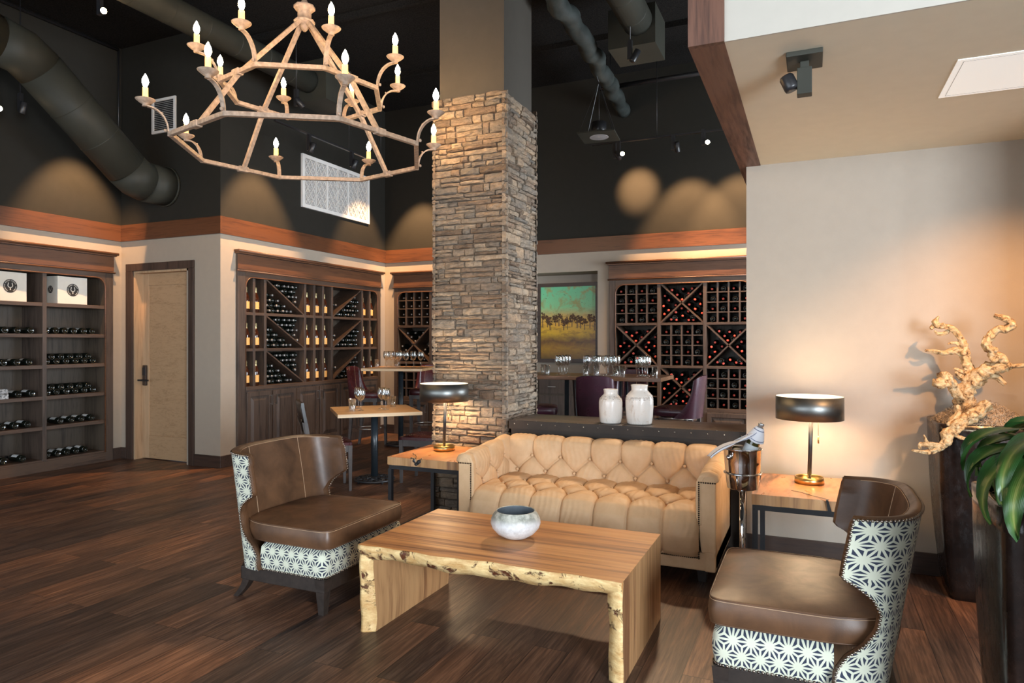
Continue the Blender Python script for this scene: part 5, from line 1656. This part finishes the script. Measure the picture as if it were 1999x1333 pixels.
# ------------------------------------------------------------------ chandelier
CX, CY, RL, RU, ZL, ZU, PH = -3.453, 3.993, .893, .582, 2.90, 3.325, -2.198
ch = thing('chandelier', 'large two-tier octagonal iron candle chandelier with glowing bulbs', 'chandelier', (CX, CY, 0))
def ringpts(r_, z): return [Vector((r_ * cos(PH + k * pi/4), r_ * sin(PH + k * pi/4), z)) for k in range(8)]
ru = G['rust']
for nm, r_, z in (('lower_ring', RL, ZL), ('upper_ring', RU, ZU)):
    P = ringpts(r_, z); m = M()
    for k in range(8): m.bar(P[k], P[(k+1) % 8], .032, .030)
    for p in P: m.cyl(p - Vector((0, 0, .017)), p + Vector((0, 0, .017)), .018, n=8)
    m.build(nm, ru, ch, bevel=.003)
mids_l = ringpts(RL, ZL); mids_u = ringpts(RU, ZU)
for k in (0, 2, 4, 6):
    a = (mids_l[k] + mids_l[k+1]) / 2; b = (mids_u[k] + mids_u[(k+1) % 8]) / 2
    d_ = Vector((a.x, a.y, 0)).normalized()
    top = d_ * .045 + Vector((0, 0, 3.86))
    m = M(); off = Vector((0, 0, .0))
    m.bar(top, b - d_ * .012, .030, .030); m.bar(b - d_ * .012, a - d_ * .012, .030, .030)
    m.build('strap', ru, ch, bevel=.003)
    m = M()
    for c_, w_ in ((a, .05), (b, .05)):
        e_ = d_.cross(Vector((0, 0, 1)))
        m.bar(c_ - e_ * .042, c_ + e_ * .042, .046, .044)
    m.build('clamp', ru, ch, bevel=.006)
m = M()
m.lathe([(.0001, 3.80), (.012, 3.80), (.03, 3.825), (.034, 3.845), (.075, 3.86), (.078, 3.875), (.05, 3.885), (.05, 3.95), (.078, 3.965), (.078, 3.985), (.03, 4.0), (.02, 4.03), (.0001, 4.04)], (0, 0, 0), 8)
m.build('hub', ru, ch)
m = M()
z = 4.04; i = 0
while z < 5.15:
    pts = [((.017 * cos(a)) if i % 2 == 0 else 0, 0 if i % 2 == 0 else (.017 * cos(a)), z + .032 + .030 * sin(a)) for a in [2*pi*q/12 for q in range(13)]]
    m.tube(pts, .0045, 5); z += .048; i += 1
m.lathe([(.0001, 5.18), (.07, 5.18), (.075, 5.23), (.0001, 5.23)], (0, 0, 0), 20)
m.build('chain', ru, ch)
def candle_arm(p):
    d_ = Vector((p.x, p.y, 0)).normalized(); m = M()
    path = []
    for q in range(11):
        a = pi/2 * q / 10
        path.append(p + d_ * (.012 + .125 * (1 - cos(a))) + Vector((0, 0, .015 + .150 * sin(a))))
    w = Vector((0, 0, 1)).cross(d_)
    for a, b in zip(path[:-1], path[1:]): m.bar(a, b, .030, .010, up=tuple(d_ if abs((b-a).normalized().z) > .5 else (0, 0, 1)))
    m.ball(tuple(p + d_ * .03 + Vector((0, 0, .02))), .012, 6, 4); m.ball(tuple(path[5] + Vector((0, 0, .012)) - d_ * .0), .008, 6, 4)
    e = path[-1] + d_ * .012
    o = m.build('candle_arm', ru, ch)
    M().lathe([(.0001, -.002), (.020, -.002), (.018, .012), (.034, .018), (.060, .040), (.062, .044), (.058, .043), (.03, .026), (.0001, .024)], tuple(e), 24).build('drip_pan', ru, o)
    m = M(); base = e + Vector((0, 0, .024))
    m.lathe([(.0175, 0), (.0178, .05), (.0172, .098), (.008, .101), (.0001, .101)], tuple(base), 14)
    for _ in range(5):
        a = R.uniform(0, 2*pi); z0 = R.uniform(.01, .05)
        m.tube([(base.x + .0175*cos(a), base.y + .0175*sin(a), base.z + z0), (base.x + .0175*cos(a), base.y + .0175*sin(a), base.z + .097)], [.0035, .002], 5)
    m.build('candle_sleeve', G['candle'], o)
    M().lathe([(.008, .100), (.0125, .108), (.0205, .128), (.021, .140), (.0165, .160), (.008, .178), (.0015, .190), (.0001, .191)], tuple(base), 14).build('flame_bulb', G['bulb'], o)
    return e
for p in ringpts(RL, ZL) + ringpts(RU, ZU): candle_arm(p)

# ------------------------------------------------------------------ ducts and ceiling services
def duct_path(m, pts, r_, n=28):
    m.tube(pts, r_, n)
    for a, b in zip(pts[:-1], pts[1:]):
        a = Vector(a); b = Vector(b); L = (b - a).length; k = int(L / .42); d_ = (b - a).normalized()
        for i in range(1, k + 1):
            c_ = a.lerp(b, i / (k + 1)); m.tube([c_ - d_ * .006, c_, c_ + d_ * .006], [r_ * 1.0, r_ * 1.018, r_ * 1.0], n, caps=(False, False))
m = M(); duct_path(m, [(-7.266, 5.915, 3.39), (-7.266, 5.62, 3.39)], .235); duct_path(m, [(-7.266, 5.62, 3.39), (-7.266, 5.50, 3.42), (-7.266, 5.38, 3.50)], .235)
duct_path(m, [(-7.266, 5.38, 3.50), (-7.266, 4.42, 4.29)], .235); duct_path(m, [(-7.266, 4.42, 4.29), (-7.266, 4.24, 4.40), (-7.266, 4.0, 4.44)], .235); duct_path(m, [(-7.266, 4.0, 4.44), (-7.266, 2.2, 4.44)], .235)
m.lathe([(.235, 0), (.246, 0), (.246, .03), (.235, .03)], (-7.266, 5.89, 3.39), 32, axis='y')
tag(m.build('spiral_duct', G['duct']), 'large charcoal round duct elbowing down into the wall above the oak door', 'duct')
m = M(); duct_path(m, [(-5.72, 6.75, 4.72), (-5.72, 3.0, 4.72)], .14); m.box(-5.92, -5.46, 6.7, 7.2, 4.48, 4.98)
tag(m.build('spiral_duct', G['duct']), 'charcoal round ceiling duct with end box behind the chandelier', 'duct')
m = M(); duct_path(m, [(-1.60, 6.9, 4.70), (-1.60, 3.2, 4.70)], .15); m.box(-1.90, -1.42, 6.72, 7.2, 4.46, 4.86)
tag(m.build('spiral_duct', G['duct']), 'round ceiling duct ending in a square box right of the pillar', 'duct')
FP = [(-1.98, 4.3, 4.55), (-1.99, 4.9, 4.55), (-2.08, 5.55, 4.56), (-2.12, 6.2, 4.57), (-2.16, 6.9, 4.60), (-2.22, 7.5, 4.62), (-2.28, 8.1, 4.66), (-2.33, 8.5, 4.68), (-2.40, 9.29, 4.70)]
m = M(); pts = []
for a, b in zip(FP[:-1], FP[1:]):
    for q in range(8): pts.append(Vector(a).lerp(Vector(b), q / 8))
pts = [p + Vector((.02 * sin(i * .9), 0, .02 * sin(i * .55))) for i, p in enumerate(pts)] + [Vector(FP[-1])]
m.tube(pts, [.092 + .0035 * sin(i * 1.7) + .004 * sin(i * 4.1) + .003 * sin(i * 2.3) for i in range(len(pts))], 18)
tag(m.build('flexible_duct', G['flex']), 'wrinkled flexible duct sagging under the black ceiling right of the pillar', 'duct')
m = M(); m.cyl((XL + .03, -2, 5.19), (XL + .03, 5.85, 5.19), .022, n=10); m.cyl((XL + .03, 5.86, 5.19), (XL + .03, 5.86, 3.9), .009, n=8)
tag(m.build('conduit_pipe', G['black']), 'thin black conduit along the top of left wall', 'pipe')
m = M(); m.cyl((-2.55, 8.6, 4.80), (-.6, 8.6, 4.80), .03, n=12)
for x in (-2.4, -1.2): m.cyl((x, 8.6, 4.8), (x, 8.6, 5.23), .006, n=6)
tag(m.build('sprinkler_pipe', G['black']), 'black horizontal pipe hung below ceiling near the back wall', 'pipe')
m = M()
for y in (6.3, 8.0): m.box(-6.3, 1, y, y + .05, 5.16, 5.23)
struct(m.build('ceiling_beams', G['dark_ceil']))
# track lights
def head(m, lens, loc, aim, lit):
    loc = Vector(loc); d_ = (Vector(aim) - loc).normalized()
    c_ = loc + Vector((.05, 0, -.16))
    m.box(loc.x - .022, loc.x + .022, loc.y - .018, loc.y + .018, loc.z - .19, loc.z)
    m.tube([c_ - d_ * .065, c_ - d_ * .06, c_ + d_ * .055, c_ + d_ * .06], [.020, .032, .032, .030], 16)
    if lit: lens.ball(tuple(c_ + d_ * .056), .0265, 12, 8)
def track_light(loc, aim, lit, label, rod=False):
    c = thing('track_spotlight', label, 'spotlight', loc, 0, None)
    m = M(); l_ = M(); head(m, l_, (0, 0, 0), Vector(aim) - Vector(loc), lit)
    m.build('lamp_housing', G['black'], c)
    if lit: l_.build('lens', G['lens'], c)
    if rod: M().cyl((0, 0, 0), (0, 0, ZC - loc[2]), .006, n=6).build('drop_rod', G['black'], c)
    return c
def track(a, b, label, fs=(.3, .88)):
    m = M(); m.bar(a, b, .034, .018)
    a = Vector(a); b = Vector(b)
    for f in fs:
        c_ = a.lerp(b, f); m.cyl(c_, (c_.x, c_.y, ZC), .004, n=6)
    tag(m.build('light_track', G['black']), label, 'light track')
track((-5.62, 6.0, 4.02), (-5.62, 8.2, 4.02), 'black light track in front of the white lattice grille', (.62, .95))
track_light((-5.62, 6.58, 4.01), (-6.4, 6.6, 2.6), False, 'black track spotlight left of two by the white lattice grille')
track_light((-5.62, 7.42, 4.01), (-6.4, 7.5, 2.6), False, 'black track spotlight right of two by the white lattice grille')
track((-2.6, 8.42, 4.02), (.2, 8.42, 4.02), 'black light track along the dark back wall')
track_light((-2.30, 8.42, 4.01), (-2.2, 9.29, 3.6), False, 'unlit track spotlight beside the bright one on the back track')
track_light((-2.23, 8.36, 4.01), (0, 0, 1.5), True, 'brightly lit track spotlight above the round light pool on back wall')
track_light((-1.56, 8.42, 4.03), (-1.5, 9.29, 2.6), False, 'unlit track spotlight between the two lit ones on back track')
track_light((-1.20, 8.42, 4.05), (0, 0, 1.5), True, 'lit track spotlight close to the timber fascia')
track_light((-7.55, 4.40, 4.08), (-8.1, 4.4, 2.6), False, 'unlit track spotlight below the big charcoal duct', True)
track_light((-7.60, 4.20, 4.02), (0, 0, 1.5), True, 'lit track spotlight cut by the left picture edge', True)
track_light((-5.98, 4.17, 4.68), (0, 0, 1.5), True, 'lit ceiling spotlight high at the upper left', True)
track_light((-1.62, 6.5, 4.42), (-2.6, 6.2, 2.6), False, 'pale spotlight hanging below the right ceiling duct', True)
track_light((-5.35, 6.05, 4.35), (-4.6, 7.5, 2.6), False, 'grey spotlight hanging behind the chandelier arms', True)
# low ceiling spotlight and flat panel with an added glow
c = thing('ceiling_spotlight', 'black spotlight on rectangular plate under the cream low ceiling', 'spotlight', (-.03, 3.215, ZS))
M().box(-.072, .072, -.09, .09, -.022, -.0005).build('mounting_plate', G['duct'], c, bevel=.003)
m = M().box(-.018, .018, -.022, .022, -.06, -.022).box(-.030, .030, -.028, .028, -.165, -.05); m.build('driver_box', G['duct'], c, bevel=.003)
m = M(); m.tube([(-.075, -.01, -.075), (-.072, -.01, -.082), (-.052, -.01, -.128), (-.048, -.01, -.138)], [.026, .031, .031, .028], 24); m.cyl((-.06, -.01, -.10), (-.02, 0, -.115), .01); m.build('lamp_head', G['black'], c)
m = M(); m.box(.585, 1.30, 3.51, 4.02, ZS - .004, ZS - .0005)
o = m.build('ceiling_panel', G['panel']); tag(o, 'white rectangular flat panel with added glow in the cream low ceiling', 'ceiling panel')
m = M()
for q in ((.61, 1.28, 3.535, 3.537), (.61, 1.28, 3.993, 3.995), (.61, .612, 3.535, 3.995), (1.278, 1.28, 3.535, 3.995)): m.box(*q, ZS - .0048, ZS - .0038)
m.build('panel_joint', G['grey'], o)
# hanging speaker
s = thing('pendant_speaker', 'square grey ceiling speaker panel hung on thin wires', 'speaker', (-2.235, 7.52, 3.84), radians(6))
M().box(-.21, .21, -.21, .21, -.008, .008).build('baffle_plate', G['duct'], s)
M().lathe([(.0001, -.012), (.085, -.012), (.098, -.009), (.105, -.012), (.11, -.008)], (0, 0, 0), 32).build('grille', G['grey'], s)
M().cyl((0, 0, .008), (0, 0, .16), .085, n=24).build('can', G['black'], s)
m = M()
for sx in (-1, 1):
    for sy in (-1, 1): m.cyl((sx*.19, sy*.19, .008), (0, 0, .62), .002, n=4)
m.cyl((0, 0, .16), (0, 0, .62), .004, n=5); m.cyl((0, 0, .62), (-.26, -.05, ZC - 3.84), .004, n=5)
m.build('suspension_wire', G['black'], s)
# white lattice grille on the upper inner wall
g = thing('wall_grille', 'white lattice return-air grille high on the dark inner wall', 'grille', (X2, 8.06, 3.69), pi/2)
W2, H2 = .765, .365
m = M(); f_ = .05
m.box(-W2, W2, -.03, 0, H2 - f_, H2).box(-W2, W2, -.03, 0, -H2, -H2 + f_).box(-W2, -W2 + f_, -.03, 0, -H2 + f_, H2 - f_).box(W2 - f_, W2, -.03, 0, -H2 + f_, H2 - f_)
m.build('frame', G['white'], g)
M().box(-W2 + f_, W2 - f_, -.004, 0, -H2 + f_, H2 - f_).build('backing', G['grey'], g)
m = M(); n_ = 6; pw = (2 * W2 - 2 * f_) / n_
for k in range(1, n_):
    x = -W2 + f_ + pw * k; w_ = .03 if k % 2 == 0 else .010; m.box(x - w_/2, x + w_/2, -.026, -.004, -H2 + f_, H2 - f_)
hh = H2 - f_
for k in range(n_):
    xa = -W2 + f_ + pw * k + .012; xb = xa + pw - .024; cell = (xb - xa) / 2; nr = int(2 * hh / (cell * 1.5)) + 1; ch_ = 2 * hh / nr
    for r_ in range(nr):
        for q in range(2):
            x0 = xa + q * cell; z0 = -hh + r_ * ch_
            m.bar((x0, -.018, z0), (x0 + cell, -.018, z0 + ch_), .009, .012, (0, 1, 0)); m.bar((x0, -.018, z0 + ch_), (x0 + cell, -.018, z0), .009, .012, (0, 1, 0))
m.build('lattice', G['white'], g)
m = M()
for k in range(34): m.box(-W2 + f_, W2 - f_, -.010, -.004, -hh + k * 2 * hh / 34, -hh + k * 2 * hh / 34 + .006)
m.build('louvre', G['white'], g)
v = thing('wall_vent', 'small white louvred vent on the dark wall above the oak door', 'vent', (-7.30, YD, 4.275))
m = M(); a, b_ = .205, .212
m.box(-a, a, -.02, 0, b_ - .03, b_).box(-a, a, -.02, 0, -b_, -b_ + .03).box(-a, -a + .03, -.02, 0, -b_ + .03, b_ - .03).box(a - .03, a, -.02, 0, -b_ + .03, b_ - .03)
m.build('frame', G['white'], v)
m = M()
for k in range(16):
    z = -b_ + .04 + k * .0225
    m.hexa([(-a + .03, -.004, z), (a - .03, -.004, z), (a - .03, -.003, z + .002), (-a + .03, -.003, z + .002), (-a + .03, -.016, z - .010), (a - .03, -.016, z - .010), (a - .03, -.015, z - .008), (-a + .03, -.015, z - .008)])
m.build('louvre', G['white'], v)
M().box(-a + .02, a - .02, -.003, 0, -b_ + .02, b_ - .02).build('backing', G['black'], v)
# ------------------------------------------------------------------ planters, driftwood, corn plant
def planter(cx, cy, wt, wb, H, label, rz=0):
    c = thing('planter', label, 'planter', (cx, cy, 0), rz)
    m = M(); n = 28; rings = []
    def sqr(hw, z):
        out = []
        for k in range(n):
            a = 2*pi*k/n + pi/4; e = .22
            out.append((hw * abs(cos(a))**e * (1 if cos(a) >= 0 else -1), hw * abs(sin(a))**e * (1 if sin(a) >= 0 else -1), z))
        return out
    for q in range(15):
        t_ = q / 14; hw = wb + (wt - wb) * (t_ ** .8) + .010 * sin(pi * t_); rings.append(sqr(hw, H * t_))
    rings.append(sqr(wt - .012, H + .004)); rings.append(sqr(wt - .03, H - .002)); rings.append(sqr(wt - .032, H - .07))
    m.smooth = True
    m.ring_faces(rings, n)
    m.build('pot', G['planter'], c)
    return c
planter(.905, 4.795, .245, .17, 1.02, 'tall dark glazed planter holding the driftwood, by the taupe wall')
planter(.725, 2.545, .235, .17, 1.02, 'tall dark glazed planter holding the green corn plant at the right edge')
def moss(cx, cy, z, rad, hgt, n, label, over=0):
    m = M(); rr = random.Random(int(cx * 100))
    for k in range(n):
        a = rr.uniform(0, 2*pi); r_ = rad * sqrt(rr.random()); x, y = cx + r_ * cos(a), cy + r_ * sin(a)
        zz = z + hgt * (1 - (r_ / rad) ** 2) * rr.uniform(.35, 1)
        c_ = rr.uniform(.010, .028); tilt = Vector((rr.uniform(-1, 1), rr.uniform(-1, 1), rr.uniform(-1, 1))).normalized(); e1 = tilt.orthogonal().normalized(); e2 = tilt.cross(e1)
        a0 = rr.uniform(0, 6); sp = rr.uniform(2, 5)
        m.tube([Vector((x, y, zz)) + (e1 * cos(a0 + sp * q / 7) + e2 * sin(a0 + sp * q / 7)) * c_ + tilt * .010 * q / 7 for q in range(8)], .0011, 3, caps=(False, False))
    m.lathe([(.0001, hgt * .85), (rad * .5, hgt * .6), (rad * .85, hgt * .15), (rad, -.03), (.0001, -.03)], (cx, cy, z), 20)
    return tag(m.build('moss', G['moss'], fix=False), label, 'moss', kind='stuff')
moss(.905, 4.795, 1.01, .235, .125, 2600, 'curly dry moss heaped on the planter under the driftwood')
moss(.725, 2.545, 0.985, .22, .04, 900, 'dry moss around the foot of the corn plant')
BR = {'trunk': ([(0.836, 4.8, 1.06), (0.84, 4.79, 1.181), (0.863, 4.78, 1.248), (0.904, 4.77, 1.293), (0.944, 4.76, 1.334), (0.996, 4.75, 1.349), (1.041, 4.74, 1.347)], (.050, .046, .048, .044, .040, .034, .022)),
 'stick': ([(1.023, 4.74, 1.354), (1.057, 4.71, 1.354), (1.16, 4.66, 1.362)], (.018, .012, .010)),
 'A': ([(0.867, 4.8, 1.247), (0.871, 4.807, 1.305), (0.847, 4.813, 1.363), (0.839, 4.82, 1.415), (0.834, 4.827, 1.466), (0.809, 4.833, 1.533), (0.77, 4.84, 1.576), (0.723, 4.847, 1.589), (0.689, 4.853, 1.612), (0.709, 4.86, 1.65)], (.036, .032, .027, .026, .020, .017, .016, .017, .018, .006)),
 'A2': ([(0.849, 4.84, 1.414), (0.804, 4.832, 1.44), (0.765, 4.824, 1.436), (0.732, 4.816, 1.425), (0.686, 4.808, 1.436), (0.63, 4.8, 1.442)], (.026, .024, .018, .014, .012, .006)),
 'A3': ([(0.818, 4.84, 1.466), (0.791, 4.83, 1.487), (0.751, 4.82, 1.481)], (.016, .012, .004)),
 'A4': ([(0.69, 4.86, 1.605), (0.673, 4.855, 1.579), (0.663, 4.85, 1.586)], (.014, .012, .005)),
 'A5': ([(0.77, 4.86, 1.57), (0.744, 4.853, 1.548), (0.704, 4.847, 1.541), (0.684, 4.84, 1.563)], (.008, .011, .009, .004)),
 'B': ([(1.047, 4.74, 1.343), (1.019, 4.733, 1.375), (0.991, 4.725, 1.411), (0.96, 4.718, 1.396), (0.952, 4.711, 1.439), (0.92, 4.704, 1.478), (0.937, 4.696, 1.521), (0.974, 4.689, 1.566), (1.013, 4.682, 1.565), (1.035, 4.675, 1.597), (1.005, 4.667, 1.625), (0.952, 4.66, 1.643)], (.020, .021, .022, .020, .024, .026, .022, .019, .022, .023, .015, .011)),
 'C': ([(0.826, 4.78, 1.152), (0.778, 4.75, 1.204), (0.748, 4.72, 1.256), (0.722, 4.69, 1.286), (0.689, 4.66, 1.294)], (.040, .032, .026, .030, .026)),
 'C2': ([(0.723, 4.68, 1.265), (0.688, 4.65, 1.251), (0.653, 4.62, 1.252)], (.030, .034, .020)),
 'D': ([(0.897, 4.8, 1.291), (0.949, 4.787, 1.293), (0.989, 4.773, 1.287), (1.024, 4.76, 1.242)], (.02, .018, .022, .010)),
 'E': ([(0.86, 4.8, 1.305), (0.807, 4.78, 1.32), (0.773, 4.76, 1.335)], (.018, .012, .006)),
 'E2': ([(0.842, 4.8, 1.261), (0.8, 4.77, 1.291), (0.779, 4.74, 1.314)], (.018, .014, .006)),
 'F': ([(0.912, 4.6, 1.145), (0.858, 4.587, 1.095), (0.802, 4.575, 1.055), (0.753, 4.562, 1.012), (0.712, 4.55, 0.977), (0.695, 4.538, 0.928), (0.66, 4.525, 0.889), (0.607, 4.512, 0.864), (0.524, 4.5, 0.87)], (.032, .034, .030, .036, .034, .026, .018, .013, .005)),
 'F2': ([(0.768, 4.62, 1.127), (0.768, 4.6, 1.079), (0.738, 4.58, 1.038), (0.723, 4.56, 1.004)], (.013, .015, .022, .022)),
 'F3': ([(0.735, 4.56, 0.97), (0.765, 4.53, 0.954), (0.804, 4.5, 0.95)], (.016, .012, .009)),
 'F4': ([(0.627, 4.52, 0.874), (0.604, 4.51, 0.912), (0.585, 4.5, 0.962)], (.012, .010, .004)),
 'F5': ([(0.687, 4.52, 0.902), (0.577, 4.51, 0.904), (0.566, 4.5, 0.88)], (.016, .015, .007))}
def gnarl(m, pts, rad, seed):
    rr = random.Random(seed); P = []; Q = []
    pts = [Vector(p) for p in pts]; n = len(pts)
    for i in range(n - 1):
        p0, p1, p2, p3 = pts[max(i-1, 0)], pts[i], pts[i+1], pts[min(i+2, n-1)]
        for q in range(9):
            t_ = q / 9
            c_ = .5 * ((2*p1) + (-p0 + p2) * t_ + (2*p0 - 5*p1 + 4*p2 - p3) * t_*t_ + (-p0 + 3*p1 - 3*p2 + p3) * t_**3)
            P.append(c_); Q.append(rad[i] + (rad[i+1] - rad[i]) * t_)
    P.append(pts[-1]); Q.append(rad[-1])
    n_ = 22; N_ = len(P); rings = []; up = Vector((0, 1, 0))
    for i, p in enumerate(P):
        d_ = (P[min(i+1, N_-1)] - P[max(i-1, 0)]).normalized(); x = d_.cross(up)
        if x.length < .1: x = d_.orthogonal()
        x.normalize(); up2 = x.cross(d_).normalized(); ring = []
        for j in range(n_):
            a = 2*pi*j/n_; v_ = x * cos(a) + up2 * sin(a)
            k_ = .95 + .42 * noise.noise((p + v_ * .03) * 22 + Vector((seed, 0, 0))) + .30 * noise.noise((p + v_ * .03) * 58) + .13 * sin(a * 4 + i * .14 + seed) + .08 * sin(a * 7 - i * .2)
            ring.append(p + v_ * Q[i] * k_)
        rings.append(ring)
    o = m.smooth; m.smooth = True; m.ring_faces(rings, n_); m.smooth = o
dw = M(); dw2 = M()
for k, (nm, (pts, rad)) in enumerate(BR.items()):
    gnarl(dw2 if nm.startswith('F') else dw, pts, rad, k)
rr = random.Random(4)
for tgt, names in ((dw, ('trunk', 'A', 'B')), (dw2, ('F',))):
    for nm in names:
        for q, p in enumerate(BR[nm][0][1:-1]):
            s_ = BR[nm][1][q+1] * .75; tgt.ball((p[0] + rr.uniform(-.012, .012), p[1] - .01, p[2] + rr.uniform(-.012, .012)), s_, 8, 6)
d1 = tag(dw.build('driftwood', G['drift'], fix=False), 'bleached gnarled driftwood branch rising from the moss in the planter', 'driftwood')
d2 = tag(dw2.build('driftwood', G['drift'], fix=False), 'bleached gnarled driftwood piece hanging down over the planter front', 'driftwood')
# corn plant
cp = thing('corn_plant', 'green striped-leaf corn plant arching over the dark planter', 'plant', (.725, 2.545, .99))
m = M(); m.tube([(0, 0, 0), (.01, 0, .12), (.0, .01, .20)], [.02, .018, .010], 8); m.tube([(.06, .05, 0), (.07, .06, .14), (.075, .05, .23)], [.018, .015, .008], 8); m.build('stem', G['drift'], cp)
def leaf(m, p0, az, el, L, wd, droop, twist=0):
    p = Vector(p0); N_ = 16; pts = []; ang = el
    for k in range(N_ + 1):
        pts.append(p.copy()); t_ = k / N_
        d_ = Vector((cos(az) * cos(ang), sin(az) * cos(ang), sin(ang)))
        p = p + d_ * L / N_; ang -= droop * (.35 + 1.3 * t_) / N_; az += twist / N_
    b = len(m.v)
    for k, p in enumerate(pts):
        t_ = k / N_; d_ = (pts[min(k+1, N_)] - pts[max(k-1, 0)]).normalized()
        sd = Vector((-sin(az), cos(az), 0)); sd = (sd - d_ * sd.dot(d_)).normalized(); nr = d_.cross(sd)
        w_ = wd * (max(0, sin(pi * min(1, t_ * .93 + .07))) ** .75) * (1 - .2 * t_) + .0005
        for j in range(7):
            s_ = -1 + j / 3
            q = p + sd * w_ * s_ - nr * (.16 * wd * (1 - s_*s_)) + nr * .010 * sin(9 * t_ + 2.5 * s_ + az * 5) * abs(s_)
            m.v.append(tuple(q))
    m.smooth = True
    for k in range(N_):
        for j in range(6):
            m.face((b + k*7 + j, b + k*7 + j + 1, b + (k+1)*7 + j + 1, b + (k+1)*7 + j), [(j/6, k/N_), ((j+1)/6, k/N_), ((j+1)/6, (k+1)/N_), (j/6, (k+1)/N_)])
m = M(); rr = random.Random(21)
for k in range(22):
    az = k * 2.4; h_ = .08 + .006 * k; el = radians(5 + 1.6 * k)
    leaf(m, (.005 * cos(az), .005 * sin(az), h_), az, el, rr.uniform(.30, .40), rr.uniform(.034, .042), rr.uniform(2.0, 3.0), rr.uniform(-.4, .4))
for k in range(16):
    az = k * 2.4 + 1; h_ = .14 + .005 * k; el = radians(10 + 2.0 * k)
    leaf(m, (.075 + .005 * cos(az), .05 + .005 * sin(az), h_), az, el, rr.uniform(.28, .36), rr.uniform(.034, .042), rr.uniform(1.9, 2.9), rr.uniform(-.4, .4))
for az, el, L, h_ in ((3.4, 26, .38, .14), (3.0, 12, .33, .12), (3.8, 20, .38, .16), (4.3, 22, .40, .16), (3.6, 0, .34, .09), (2.7, 28, .32, .15), (4.7, 22, .40, .14), (3.25, 34, .36, .17), (4.0, 8, .38, .08), (3.95, 32, .42, .15), (4.5, 4, .36, .08)):
    leaf(m, (-.01, 0, h_ + .02), az, radians(el), L * 1.08, .042, 2.7, 0)
for az, L in ((4.05, .50), (4.4, .46), (4.75, .50), (3.7, .46)):
    leaf(m, (-.02, -.02, .12), az, radians(30), L, .045, 3.2, 0)
m.build('foliage', G['leaf'], cp, fix=False)

# ------------------------------------------------------------------ accent lights of the room
WSC = (1.0, .57, .27)
for x, aim, e in ((-1.50, (-1.50, 9.29, 2.6), 300), (-.86, (-.86, 9.29, 2.6), 280), (-5.62, (-5.69, 9.29, 2.6), 280)):
    spot((x, 8.55, 4.25), aim, e * 1.35, 60, .6, WSC)
spot((-2.21, 8.56, 3.84), (-2.20, 9.29, 3.60), 170, 50, .9, WSC)
for y, e in ((6.46, 360), (8.62, 220)): spot((-5.62, y, 4.25), (X2, y, 2.45), e, 58, .6, WSC)
for y, e in ((4.56, 300), (5.30, 300), (3.8, 180)): spot((-7.35, y, 4.3), (XL, y, 2.45), e * 1.25, 58, .6, WSC)
spot((-1.45, 7.75, 4.30), (-1.55, 3.5, .2), 380, 36, .8, WARM2, .12)
spot((-3.9, 7.4, 4.4), (-4.6, 4.3, 0), 260, 50, .8, WARM2, .04)
spot((1.3, 3.6, 2.66), (1.0, 4.9, 1.2), 130, 74, .9, (1, .50, .19), .02)
spot((1.25, 2.3, 2.62), (.82, 4.8, 1.2), 26, 26, .6, (1, .86, .66), .02)
